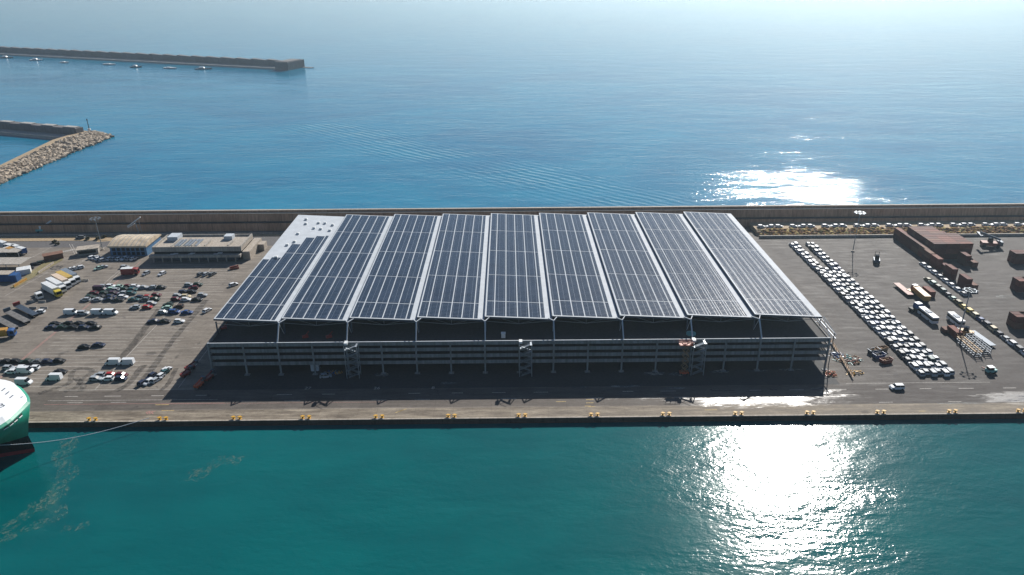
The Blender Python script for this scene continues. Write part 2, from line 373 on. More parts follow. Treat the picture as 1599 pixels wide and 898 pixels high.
# zebra crossing and give-way lines at the gate
for k in range(6):
    p = S(93+k*3.6, 394.0-k*.7); stripe(mk, (p.x-.2, p.y-1.3), (p.x+.5, p.y+1.4), .9, .012)
for a, b in (((108, 381), (117, 397)), ((112, 381), (121, 398)), ((48, 403), (80, 386)), ((62, 388), (82, 386.5)), ((111, 418), (140, 400)), ((113, 419), (165, 385)), ((163, 442), (188, 421)), ((170, 442), (192, 421)), ((8, 462), (75, 425))):
    p, r_ = S(*a), S(*b); stripe(mk, p, r_, .18, .014)
for k in range(14):   # right yard: long slot lines
    yv = 225+k*9.5; rect(mk, 112+random.uniform(0, 6), 136, yv, yv+.1) if random.random() < .35 else None
struct('painted_lines', mk, M['linewhite'])
mr = MB(); rect(mr, -175.1, -174.85, 214, 330); rect(mr, -174.5, -174.3, 214, 318)
rect(mr, -150, -92, 205.2, 205.35); rect(mr, -112, -40, 204.9, 205.0); rect(mr, -200, -178, 362.6, 362.8); rect(mr, -300, -190, 368.6, 368.75)
for k in range(3): p = S(233+k*4, 644); stripe(mr, (p.x, p.y-.8), (p.x-1.0, p.y), .3); stripe(mr, (p.x-1.0, p.y), (p.x, p.y+.8), .3)
struct('red_painted_lines', mr, M['linered'])
my = MB()
for (u, v) in ((622, 643), (626, 641.5), (630, 640)): p = S(u, v); stripe(my, (p.x-.9, p.y-.5), (p.x+.9, p.y+.5), .28)
for (u, v, l) in ((253, 632, 2.2), (262, 641, 2.0), (876, 627, 1.6), (921, 624, 1.2), (921, 629, 1.2), (918, 634, 1), (924, 635, 1), (1110, 640, 2), (1440, 642, 1)): p = S(u, v); rect(my, p.x-l, p.x+l, p.y-.15, p.y+.15)
struct('yellow_painted_marks', my, M['lineyellow'])
def ribbon(mb, pts, wd, z=.004, jit=0):
    P = [Vector((p[0], p[1], 0)) for p in pts]; vs = []
    for i, p in enumerate(P):
        d = (P[min(i+1, len(P)-1)]-P[max(i-1, 0)]).normalized(); n = Vector((-d.y, d.x, 0))*(wd/2)*(1+random.uniform(-jit, jit))
        vs += [(p.x-n.x, p.y-n.y, z), (p.x+n.x, p.y+n.y, z)]
    mb.add(vs, [(2*i, 2*i+2, 2*i+3, 2*i+1) for i in range(len(P)-1)])
tm = MB()
def curve(px, n=8):
    P = [S(*p) for p in px]; out = []
    for i in range(len(P)-1):
        p0, p1, p2, p3 = P[max(i-1, 0)], P[i], P[i+1], P[min(i+2, len(P)-1)]
        for k in range(n):
            t = k/n; out.append(.5*((2*p1)+(p2-p0)*t+(2*p0-5*p1+4*p2-p3)*t*t+(3*p1-p0-3*p2+p3)*t**3))
    return out+[P[-1]]
for i, (pts, wd) in enumerate(((((60, 615), (85, 607), (108, 598), (112, 583), (122, 576), (138, 576), (143, 581), (128, 592), (120, 604), (100, 612)), 1.8),
    (((125, 612), (130, 604), (126, 597), (118, 590)), 2.2), (((215, 605), (232, 583), (250, 558), (272, 528), (296, 500), (322, 468)), 2.4),
    (((180, 611), (200, 600), (216, 580), (225, 570)), 2.4), (((188, 560), (210, 535), (228, 510), (250, 482)), 2.6), (((250, 610), (262, 600), (270, 585), (275, 575)), 1.6))):
    ribbon(tm, curve(pts), wd, .004+i*.0007, .15)
struct('tyre_marks', tm, M['tyre'])
st = MB()
for i, (u, v, rx, ry) in enumerate(((850, 601, 3.2, 1.2), (887, 600, 1.8, 1.4), (915, 594, 2.4, 1.2), (935, 594, 2.4, 1.2), (905, 604, 2.8, .9), (870, 582, 4, .9), (922, 582, 4.5, 1.1), (1022, 583, 4, 1.4), (975, 603, 5, .7), (595, 585, 3, 1.2), (1125, 580, 3.5, 1), (1182, 579, 4, .8), (1235, 577, 4, .8), (1290, 607, 6, .6), (700, 598, 3, .8), (1052, 606, 5, .6), (1060, 584, 4, 1.2), (1500, 630, 8, .5), (1570, 463, 4, 1.4))):
    p = S(u, v); n = 12
    st.add([(p.x+rx*math.cos(6.283*k/n)*random.uniform(.8, 1.15), p.y+ry*math.sin(6.283*k/n)*random.uniform(.8, 1.15), .005+i*.0006) for k in range(n)], [tuple(range(n))])
struct('pale_ground_stains', st, M['stain'])
# road and verges at the back left
rd = MB(); rect(rd, -420, -70, 350, 363.5, .008)
fl = [S(*p) for p in ((0, 470), (90, 412), (60, 395), (90, 383), (165, 383), (118, 432), (60, 470), (0, 520))]
struct('back_road', rd, M['asphalt'])
vg = MB(); vg.box(-420, -205, 359.5, 366.8, 0, .13); vg.box(-199, -96, 364, 367, 0, .12)
struct('verge_pavement', vg, M['sand'])
vi = MB(); P = [S(*p) for p in ((16, 449), (24, 450), (98, 406), (97, 399), (90, 394), (84, 399))]
vi.add([(p.x, p.y, .01) for p in P]+[(p.x, p.y, .16) for p in P], [tuple(range(6, 12))]+[(i, (i+1) % 6, (i+1) % 6+6, i+6) for i in range(6)])
struct('gate_island', vi, M['grass'])
sn = MB(); P = [S(*p) for p in ((150, 378), (232, 372), (240, 364), (165, 364))]; sn.add([(p.x, p.y, .02) for p in P], [(0, 1, 2, 3)]); struct('sandy_patch', sn, M['sand'])

def text(body, name, loc, size, mat, rot=(0, 0, 0), parent=None):
    cu = bpy.data.curves.new(name, 'FONT'); cu.body = body; cu.size = size; cu.extrude = .004; cu.materials.append(mat); cu.align_x = 'CENTER'
    tmp = bpy.data.objects.new(name, cu); COL.objects.link(tmp); bpy.context.view_layer.update()
    me = bpy.data.meshes.new_from_object(tmp.evaluated_get(bpy.context.evaluated_depsgraph_get())); bpy.data.objects.remove(tmp)
    o = bpy.data.objects.new(name, me); COL.objects.link(o); o.location = loc; o.rotation_euler = rot
    if parent: o.parent = parent
    return o
for tx, u, v in (('27', 480, 608), ('26', 588, 608), ('8', 676, 607.5)):
    p = S(u, v); tag(text(tx, 'painted_number', (p.x, p.y, .02), 2.2, M['linewhite']), kind='structure')

# ------------------------------------------------------------------ sea wall
sw = empty('sea_wall', (0, 376, 0), 0, 'long stained brown concrete sea wall in two tiers behind the yard', 'sea wall')
def part(mb, name, mat, parent):
    o = mb.build(name, mat, parent); o.matrix_parent_inverse = Matrix.Translation(-Vector(parent.location)); return o
part(MB().prismx([(372.6, 0), (372.9, 4.0), (375.4, 4.15), (375.4, 0)], -1200, 1200), 'lower_tier', M['seawall'], sw)
part(MB().box(-1200, 1200, 372.95, 375.38, 4.16, 4.3), 'ledge_shade_cap', M['quay_face'], sw)  # dark cap: the upper tier's shadow on the ledge, put into the colour
part(MB().prismx([(375.42, -5), (375.42, 4.3), (375.9, 8.3), (380.9, 8.3), (380.9, -5)], -1200, 1200), 'upper_tier', M['seawall'], sw)
part(MB().prismx([(375.8, 8.31), (375.8, 8.55), (377.6, 8.55), (377.6, 8.31)], -1200, 1200), 'walkway', M['walltop'], sw)
part(MB().prismx([(377.62, 8.31), (377.7, 9.6), (379.2, 9.6), (379.3, 8.31)], -1200, 1200), 'parapet', M['seawall'], sw)
part(MB().prismx([(377.68, 9.61), (377.68, 9.72), (379.22, 9.72), (379.22, 9.61)], -1200, 1200), 'coping', M['walltop'], sw)

# ------------------------------------------------------------------ far breakwater
A = S(0, 86, WL); B = S(443, 109.5, WL)
dv = (B-A); dv.z = 0; L = dv.length; ang = math.atan2(dv.y, dv.x)
fb = empty('far_breakwater', (B.x, B.y, 0), ang, 'long low grey breakwater wall far across the water ending in a square block', 'breakwater')
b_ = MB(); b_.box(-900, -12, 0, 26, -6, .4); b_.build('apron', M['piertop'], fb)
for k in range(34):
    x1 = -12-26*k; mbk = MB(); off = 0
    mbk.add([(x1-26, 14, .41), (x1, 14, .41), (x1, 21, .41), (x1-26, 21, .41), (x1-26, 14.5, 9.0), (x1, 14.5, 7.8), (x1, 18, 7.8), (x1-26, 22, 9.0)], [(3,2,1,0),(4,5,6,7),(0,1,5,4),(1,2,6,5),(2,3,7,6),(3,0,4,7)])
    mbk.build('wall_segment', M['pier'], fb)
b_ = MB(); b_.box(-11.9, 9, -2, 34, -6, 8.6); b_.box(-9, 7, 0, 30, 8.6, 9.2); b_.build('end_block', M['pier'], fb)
b_ = MB(); b_.box(9.05, 24, 28, 34, -6, -1.2); b_.build('landing_step', M['pier'], fb)

# small boats moored along it
def boat(name, L, W, colr, cab, label):
    e = empty(name, (0, 0, 0), 0, label, 'boat', 'small boats moored off the far breakwater')
    h = MB(); n = 7; ring = []
    for lvl, (wz, z) in enumerate(((.55, -.5), (.9, .6), (1, 1.25))):
        for i in range(n+1):
            t = i/n; hw = W/2*wz*(math.sin(min(1, (1-t)*1.7+.02)*math.pi/2)**.7); ring.append((-L/2+L*t*(1+.03*lvl), hw, z+.5*t*t*(lvl > 0)))
    pts = ring+[(x, -y, z) for x, y, z in ring]; m_ = 3*(n+1); fs = []
    for l in range(2):
        for i in range(n):
            a = l*(n+1)+i; fs += [(a, a+1, a+n+2, a+n+1), (a+m_+n+1, a+n+2+m_, a+1+m_, a+m_)]
    for i in range(n):
        a = 2*(n+1)+i; fs.append((a, a+1, a+1+m_, a+m_)); fs.append((i+m_, i+1+m_, i+1, i))
    fs += [(0, n+1, n+1+m_, m_), (n+1, 2*(n+1), 2*(n+1)+m_, n+1+m_)]
    h.add(pts, fs); h.build('hull', colr, e)
    c = MB(); c.frus((-L*.3, L*.08, -W*.3, W*.3), (-L*.26, L*.02, -W*.25, W*.25), 1.26, 2.9 if cab else 1.9); c.build('cabin', M['white'], e)
    if cab: MB().cyl((-L*.1, 0, 2.8), (-L*.1, 0, 5.2), .12, .08, 6).build('mast', M['steel'], e)
    return e
bl = [((10, 90.5), 18, 5, M['dsteel'], 1, 'dark workboat with a mast at the left edge off the far breakwater'), ((57, 94.2), 16, 4.5, M['white'], 1, 'white masted boat, second from the left off the far breakwater'),
      ((101, 98.2), 12, 4, M['white'], 0, 'small white boat with dark shadow, third from the left off the breakwater'), ((171, 101.2), 17, 4, M['white'], 0, 'long low white boat in the middle of the moored row'),
      ((213, 105), 13, 5, M['dsteel'], 1, 'dark stubby boat between two white boats off the breakwater'), ((266, 107), 17, 4, M['white'], 0, 'low white boat, second from the right in the moored row'),
      ((318, 108), 18, 5.5, M['dsteel'], 1, 'rightmost boat with dark hull and white deckhouse near the breakwater end')]
for (p, L_, W_, c_, cb, lb) in bl:
    o = boat('moored_boat', L_*1.15, W_*1.25, c_, cb, lb); q = S(p[0], p[1], WL); o.location = (q.x, q.y, WL); o.rotation_euler.z = ang+random.uniform(-.1, .15)+(.35 if cb else .1)

# ------------------------------------------------------------------ near breakwater with rock slope
A = S(-60, 205, WL); B = S(128, 222, WL); dv = B-A; ang2 = math.atan2(dv.y, dv.x)
nb = empty('near_breakwater', (B.x, B.y, 0), ang2, 'grey breakwater wall at the left meeting a pale rock armoured arm', 'breakwater')
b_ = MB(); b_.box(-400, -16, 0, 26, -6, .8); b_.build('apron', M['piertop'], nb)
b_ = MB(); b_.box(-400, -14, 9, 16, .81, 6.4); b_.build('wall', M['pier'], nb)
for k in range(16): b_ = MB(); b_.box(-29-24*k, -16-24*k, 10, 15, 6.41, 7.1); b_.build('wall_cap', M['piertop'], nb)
# rock arm: crest path from the lower left to the tip
crest = [S(-70, 292, 2.5), S(0, 263, 2.5), S(90, 219, 2.5), S(138, 204.5, 2.5)]; toe = [S(-70, 318, WL), S(8, 284, WL), S(100, 245, WL), S(176, 213.5, WL)]
inner = [S(-72, 286, WL), S(-2, 259, WL), S(88, 216, WL), S(133, 201.5, WL)]
arm = MB(); vs = []
def lerp(P, t):
    t *= len(P)-1; i = min(int(t), len(P)-2); return P[i].lerp(P[i+1], t-i)
N = 24
for k in range(N+1):
    t = k/N; a, c, d = lerp(inner, t), lerp(crest, t), lerp(toe, t)
    back = Vector((c.x-5, c.y+2.0, 2.5)); vs += [(a.x-6, a.y+5, -4), tuple(back), tuple(c), (d.x, d.y, -3.6)]
arm.add(vs, [f for k in range(N) for f in ((4*k+1, 4*k+5, 4*k+4, 4*k)[::-1], (4*k+2, 4*k+6, 4*k+5, 4*k+1)[::-1], (4*k+3, 4*k+7, 4*k+6, 4*k+2)[::-1])]+[(4*N, 4*N+1, 4*N+2, 4*N+3)])
ra = tag(arm.build('rock_arm', M['sand']), 'sandy crest and core of the boulder arm at the left', 'breakwater arm')
rocks = []
protos = []
for k in range(10):
    r = MB(); r.blob((0, 0, 0), 1, 0, .28, (1.2, .9, .8)); protos.append(r.mesh('boulder', M['rock']))
cand = []
for k in range(1500):
    t = random.random()**.8; s_ = random.random()
    c, d = lerp(crest, t), lerp(toe, t); p = c.lerp(d, .12+.9*s_); p.z = 2.4+(WL-2.2)*(s_**1.0)*1.02+random.uniform(-.2, .5)
    cand.append((p, random.uniform(.9, 2.0)))
for k in range(130):
    a = random.uniform(-1.7, 1.6); r = random.uniform(.1, 1); c = crest[-1]+Vector((3, 0, 0)); p = c+Vector((math.cos(a)*r*14, math.sin(a)*r*9, 0)); p.z = 2.2-4.6*r; cand.append((p, random.uniform(1, 2)))
cand.sort(key=lambda c: -c[1]*(1 if abs(c[0].x) > 0 else 1)/(c[0].y))
def inview(p): return p.x > -p.y*.72
vis = [c for c in cand if inview(c[0])]; far = vis[300:]
for (p, r) in vis[:300]:
    o = bpy.data.objects.new('boulder', random.choice(protos)); COL.objects.link(o); o.location = p; o.scale = (r, r*random.uniform(.8, 1.1), r*random.uniform(.6, 1))
    o.rotation_euler = (random.uniform(-.5, .5), random.uniform(-.5, .5), random.uniform(0, 6.28))
    tag(o, 'pale angular limestone boulder on the seaward slope of the rock arm', 'boulder', 'boulders armouring the breakwater arm')
rb = MB()
for (p, r) in far: rb.blob(p, r*.95, 0, .28, (1.2, .9, .8))
tag(rb.build('rubble_armour', M['rock']), 'smaller pale stones packed between the large boulders of the arm', 'rubble', kind='stuff')
bc = empty('beacon_post', tuple(S(139.5, 203, 2.5)), 0, 'thin dark beacon post at the tip of the rock arm', 'beacon')
MB().cyl((0, 0, 0), (0, 0, 1.2), 1.3, 1.1, 10).build('base', M['white'], bc); MB().cyl((0, 0, 1.2), (0, 0, 8), .35, .25, 8).build('post', M['black'], bc); MB().cyl((0, 0, 8), (0, 0, 9.3), .6, .4, 8).build('lantern', M['dsteel'], bc)

# ------------------------------------------------------------------ the solar roofed car park
BX0, BW = -102.3, 23.45; BX1 = BX0+9*BW; FY = 223.4; BY = 347.0
cp = empty('car_park_building', (0, FY, 0), 0, 'huge multi storey concrete car park with a sawtooth roof of solar panels', 'building')
def bp(mb, name, mat, par=cp):
    o = mb.build(name, mat, par)
    if par is cp: o.matrix_parent_inverse = Matrix.Translation((0, -FY, 0))
    return o
LEV = [3.75, 6.2, 8.65, 10.95]
for i, z in enumerate(LEV):
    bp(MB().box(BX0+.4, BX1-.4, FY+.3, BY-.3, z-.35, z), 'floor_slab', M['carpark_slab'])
    h0, h1 = z-.3, z+(1.0 if i < 3 else 1.1)
    bp(MB().box(BX0, BX1, FY, FY+.22, h0, h1), 'front_parapet', M['carpark'])
    bp(MB().box(BX0, BX1, BY-.22, BY, h0, h1), 'rear_parapet', M['carpark'])
    bp(MB().box(BX0-.02, BX0+.2, FY+.23, BY-.23, h0, h1), 'side_parapet', M['carpark'])
    bp(MB().box(BX1-.2, BX1+.02, FY+.23, BY-.23, h0+.2, z+.5), 'side_parapet', M['carpark'])
bp(MB().box(BX0-.03, BX1+.03, FY-.06, FY+.3, LEV[3]+1.105, LEV[3]+1.19), 'parapet_rail', M['roofmetal'])
for k in range(19):
    x = BX0+.35+(BX1-BX0-.7)*k/18
    bp(MB().box(x-.28, x+.28, FY-.5, FY-.01, .0, LEV[3]+.9).box(x-.9, x+.9, FY-1.1, FY+.2, 0, .22), 'front_column', M['carpark'])
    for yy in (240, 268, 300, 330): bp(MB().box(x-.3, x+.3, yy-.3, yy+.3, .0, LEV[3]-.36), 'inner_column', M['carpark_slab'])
RY0, RY1 = 232.0, 346.8
ZH, ZL = 17.1, 15.9
CROSS = [RY0+.5, 245.0, 269.6, 296.2, 321.7, 346.3]
LX = [.45, 3.2, 7.25, 11.3, 15.35, 19.4, 21.0]
tops1 = [288.0, 290.5, 306.8, 315.7, 318.1, 318.9]
for k in range(9):
    x0 = BX0+BW*k; x1 = x0+BW; xl = x1-.25
    zz = lambda x: ZH+(ZL-ZH)*(x-x0)/(xl-x0)
    r = MB(); r.add([(x0, RY0, ZH-.35), (xl, RY0, ZL-.35), (xl, RY1, ZL-.35), (x0, RY1, ZH-.35), (x0, RY0, ZH), (xl, RY0, ZL), (xl, RY1, ZL), (x0, RY1, ZH)],
          [(3,2,1,0),(4,5,6,7),(0,1,5,4),(1,2,6,5),(2,3,7,6),(3,0,4,7)])
    rb_ = bp(r, 'roof_bay', M['roofmetal'])
    def sub(mb, name, mat):
        o = mb.build(name, mat, rb_); return o
    for i in range(6):
        xa, xb = x0+LX[i]+(.18 if i else 0), x0+LX[i+1]-.18
        for j in range(5):
            ya, yb = CROSS[j]+.25, CROSS[j+1]-.25
            if k == 0:
                if ya > tops1[i]: continue
                yb = min(yb, tops1[i])
            t_ = .06
            s_ = MB(); s_.add([(xa, ya, zz(xa)+.02), (xb, ya, zz(xb)+.02), (xb, yb, zz(xb)+.02), (xa, yb, zz(xa)+.02), (xa, ya, zz(xa)+t_), (xb, ya, zz(xb)+t_), (xb, yb, zz(xb)+t_), (xa, yb, zz(xa)+t_)],
                  [(3,2,1,0),(4,5,6,7),(0,1,5,4),(1,2,6,5),(2,3,7,6),(3,0,4,7)])
            sub(s_, 'solar_array', M['solar'])
    # riser truss beam along the step, front truss and edge trim
    if k: sub(MB().box(x0-.2, x0-.02, RY0+.1, RY1, ZL-1.2, ZH-.02), 'step_riser', M['dsteel'])
    sub(MB().add([(x0, RY0-.12, ZH-.6), (xl, RY0-.12, ZL-.6), (xl, RY0-.01, ZL-.6), (x0, RY0-.01, ZH-.6), (x0, RY0-.12, ZH+.04), (xl, RY0-.12, ZL+.04), (xl, RY0-.01, ZL+.04), (x0, RY0-.01, ZH+.04)],
        [(3,2,1,0),(4,5,6,7),(0,1,5,4),(1,2,6,5),(2,3,7,6),(3,0,4,7)]), 'front_fascia', M['dsteel'])
    for yy in (RY0+.6, 262, 290, 318, 345):
        tr = MB(); xm = (x0+x1)/2; tr.bar((x0+.2, yy, ZL-.9), (xm, yy, ZL-2.0), .12); tr.bar((xm, yy, ZL-2.0), (xl-.2, yy, ZL-1.0), .12)
        tr.bar((xm, yy, ZL-2.0), (xm, yy, ZL+.1), .1); tr.bar((x0+5, yy, ZL+.3), (xm, yy, ZL-2), .08); tr.bar((x1-5, yy, ZL-.3), (xm, yy, ZL-2), .08)
        sub(tr, 'truss', M['steel'])
        sub(MB().box(x0+.05, x0+.45, yy+.1, yy+.5, LEV[3], ZL-.4), 'roof_column', M['dsteel'])
    # outrigger strut at the joint, coming down on the parapet column
    ou = MB(); ou.bar((x0-1.5, RY0-.1, ZL+.4), (x0+.1, RY0-3.7, ZH), .26); ou.bar((x0+1.5, RY0-.1, ZH-.3), (x0+.1, RY0-3.7, ZH), .26)
    ou.bar((x0+.1, RY0-3.7, ZH), (x0+.2, FY+.6, LEV[3]+1.1), .4); ou.bar((x0+.1, RY0-3.7, ZH), (x0+.1, RY0+.3, LEV[3]), .12)
    if k: sub(ou, 'strut', M['roofmetal'])
    if k == 0:
        for (u, v) in ((710, 105), (708, 135), (797, 125), (842, 125), (895, 135), (765, 162), (812, 165), (875, 172), (652, 205), (628, 260), (577, 285), (500, 372)):
            p = S(320+u/4.49, 320+v/4.49, 16.8); sub(MB().box(p.x-.6, p.x+.6, p.y-.6, p.y+.6, zz(p.x)-.05, zz(p.x)+.6).frus((p.x-.68, p.x+.68, p.y-.68, p.y+.68), (p.x-.5, p.x+.5, p.y-.5, p.y+.5), zz(p.x)+.61, zz(p.x)+.85), 'skylight', M['white'])
# east side walkway frame
ex = MB()
for yy in range(226, 346, 12):
    ex.bar((BX1+2.2, yy, 0), (BX1+2.2, yy, 12.6), .22)
    for z in LEV: ex.bar((BX1, yy, z), (BX1+2.2, yy, z), .15)
ex.bar((BX1+2.2, FY+1, 12.5), (BX1+2.2, BY, 12.5), .14); ex.bar((BX1+2.2, FY+1, 11.2), (BX1+2.2, BY, 11.2), .3); bp(ex, 'side_frame', M['dsteel'])
bp(MB().bar((BX1+.4, RY0, ZL), (BX1+2.2, FY+1, 12.5), .18).bar((BX1, RY0, ZL), (BX1, FY+.5, LEV[3]+1.2), .2).bar((BX1-3, RY0, ZL), (BX1, FY+.6, LEV[3]+1.2), .2), 'corner_brace', M['steel'])
# stair towers
def stair_tower(xa, xb):
    y0, y1 = FY-3.4, FY-.7; t = MB()
    for x in (xa, xb):
        for yy in (y0, y1): t.bar((x, yy, 0), (x, yy, 12.2), .26)
    o = bp(t, 'stair_tower', M['steel'])
    n = 9; dz = 12.0/n*1.0
    for i in range(n):
        a, b = (xa+.6, xb-.6) if i % 2 == 0 else (xb-.6, xa+.6); yy = y0+.65 if i % 2 == 0 else y0+1.9
        f = MB(); f.bar((a, yy, i*dz+.1), (b, yy, (i+1)*dz), 1.0, .14); f.bar((a, y0, i*dz+1.1), (b, y0, (i+1)*dz+1.0), .1); f.build('flight', M['steel'], o)
        f = MB(); f.box(min(b, xa if b < a else xb), max(b, xa if b < a else xb), y0+.1, y1-.1, (i+1)*dz-.08, (i+1)*dz+.02); f.build('landing', M['steel'], o)
    MB().box(xa-.2, xa+.9, y0+1, y1+.2, 12.2, 12.9).build('stair_head', M['white'], o)
for xa, xb in ((-55.4, -51.2), (3.3, 7.4), (61.6, 65.8)): stair_tower(xa, xb)

# ------------------------------------------------------------------ vehicles
PAINT = {}
def paint(name, c, rough=.28):
    t = NT(name+'_car_paint'); n = t.noise(t.coord(), 3, 3); t.set(color=t.mix(t.rampf(n, .3, .7, 0, .3), c, tuple(x*.85 for x in c[:3])), rough=.5, spec=.3); PAINT[name] = t.m
for nm, c in dict(white=(206, 209, 212), silver=(150, 156, 162), grey=(95, 99, 104), black=(24, 25, 28), navy=(28, 40, 66), blue=(30, 66, 120), red=(150, 30, 34), maroon=(84, 24, 34),
                  green=(32, 54, 46), teal=(46, 84, 88), mint=(150, 180, 168), purple=(62, 40, 56), yellow=(214, 186, 92), beige=(186, 172, 140), olive=(96, 90, 50), brown=(70, 50, 40)).items(): paint(nm, srgb(*c))
_car = {}
def car_meshes(kind, colr):
    if (kind, colr) in _car: return _car[(kind, colr)]
    b, g_ = MB(), MB()
    if kind == 'hatchback': L_, W_, H_, belt, hood, tail, wsb, wst, rst, rsb = 4.1, 1.76, 1.48, .92, .80, .9, 1.05, .35, -1.5, -1.9
    elif kind == 'saloon': L_, W_, H_, belt, hood, tail, wsb, wst, rst, rsb = 4.6, 1.82, 1.44, .90, .82, .88, 1.15, .35, -1.0, -1.65
    elif kind == 'suv': L_, W_, H_, belt, hood, tail, wsb, wst, rst, rsb = 4.55, 1.88, 1.72, 1.08, 1.0, 1.06, 1.2, .6, -1.85, -2.15
    elif kind == 'van': L_, W_, H_, belt, hood, tail, wsb, wst, rst, rsb = 5.3, 2.0, 2.25, 1.3, 1.05, 1.3, 1.9, 1.2, -2.5, -2.6
    hl = L_/2; hw = W_/2
    prof = [(-hl, .32), (-hl+.02, .75), (-hl+.1, tail), (rsb, belt), (wsb, belt), (hl-.35, hood), (hl-.03, .66), (hl, .34), (hl-.15, .22), (-hl+.15, .22)]
    n = len(prof)
    def ring(y, ins): return [(x*(1-ins*.5), y, z-(ins*.35 if z > .7 else 0)) for x, z in prof]
    vs = ring(-hw, .12)+ring(-hw+.13, 0)+ring(hw-.13, 0)+ring(hw, .12)
    fs = [tuple(range(n)), tuple(range(4*n-1, 3*n-1, -1))]
    for s_ in range(3):
        for i in range(n): j = (i+1) % n; fs.append((s_*n+i, (s_+1)*n+i, (s_+1)*n+j, s_*n+j))
    b.add(vs, fs)
    ti = .2
    if kind == 'van':
        b.frus((rsb+.02, wst-.2, -hw+.05, hw-.05), (rst, wst-.25, -hw+.16, hw-.16), belt-.05, H_-.05)
        g_.frus((wst-.18, wsb, -hw+.07, hw-.07), (wst-.2, wst+.05, -hw+.2, hw-.2), belt, H_-.1)
        b.box(rst+.05, wst+.08, -hw+.2, hw-.2, H_-.06, H_)
    else:
        g_.frus((rsb, wsb, -hw+.06, hw-.06), (rst, wst, -hw+ti, hw-ti), belt-.03, H_-.05)
        b.frus((rst-.04, wst+.04, -hw+ti-.03, hw-ti+.03), (rst+.15, wst-.15, -hw+ti+.1, hw-ti-.1), H_-.05, H_)
        for x, xt in ((wsb, wst), (rsb, rst), ((wsb+rsb)/2-.1, (wst+rst)/2-.1)):
            for s_ in (-1, 1): b.bar((x, s_*(hw-.06), belt-.02), (xt, s_*(hw-ti), H_-.03), .09)
    for x in (-hl*.62, hl*.62):
        for s_ in (-1, 1): b.cyl((x, s_*(hw-.2), .32), (x, s_*(hw+.01), .32), .32, .32, 10, 1)
    for s_ in (-1, 1): b.box(hl-.12, hl-.0, s_*hw*.8-.18, s_*hw*.8+.18, .55, .68, 2)
    _car[(kind, colr)] = (b.mesh('parked_'+kind, [PAINT[colr], M['black'], M['steel']]), g_.mesh('windows', M['glass'])); return _car[(kind, colr)]
CARS = []
def car(x, y, rz, kind, colr, label, group, z=0): CARS.append((x, y, rz, kind, colr, label, group, z))
W3 = ['first', 'second', 'third', 'fourth', 'fifth', 'sixth', 'seventh', 'eighth', 'ninth', 'tenth', 'eleventh', 'twelfth', 'thirteenth', 'fourteenth']
def lot(rows):
    for where, group, items in rows:
        items = sorted(items, key=lambda i: i[0])
        for i, it in enumerate(items):
            u, v, c, k = it[:4]; rz = it[4] if len(it) > 4 else 0
            p = S(u, v+1.5); lb = '%s %s, %s from the left %s' % (c, {'van': 'panel van'}.get(k, k), W3[i], where)
            car(p.x+random.uniform(-.15, .15), p.y, rz+random.uniform(-.03, .03)+(math.pi if random.random() < .35 else 0), k, c, lb, group)
H, Sn, U, V = 'hatchback', 'saloon', 'suv', 'van'
G = 'cars parked in the left yard'; GF = 'cars parked at the back left of the yard'
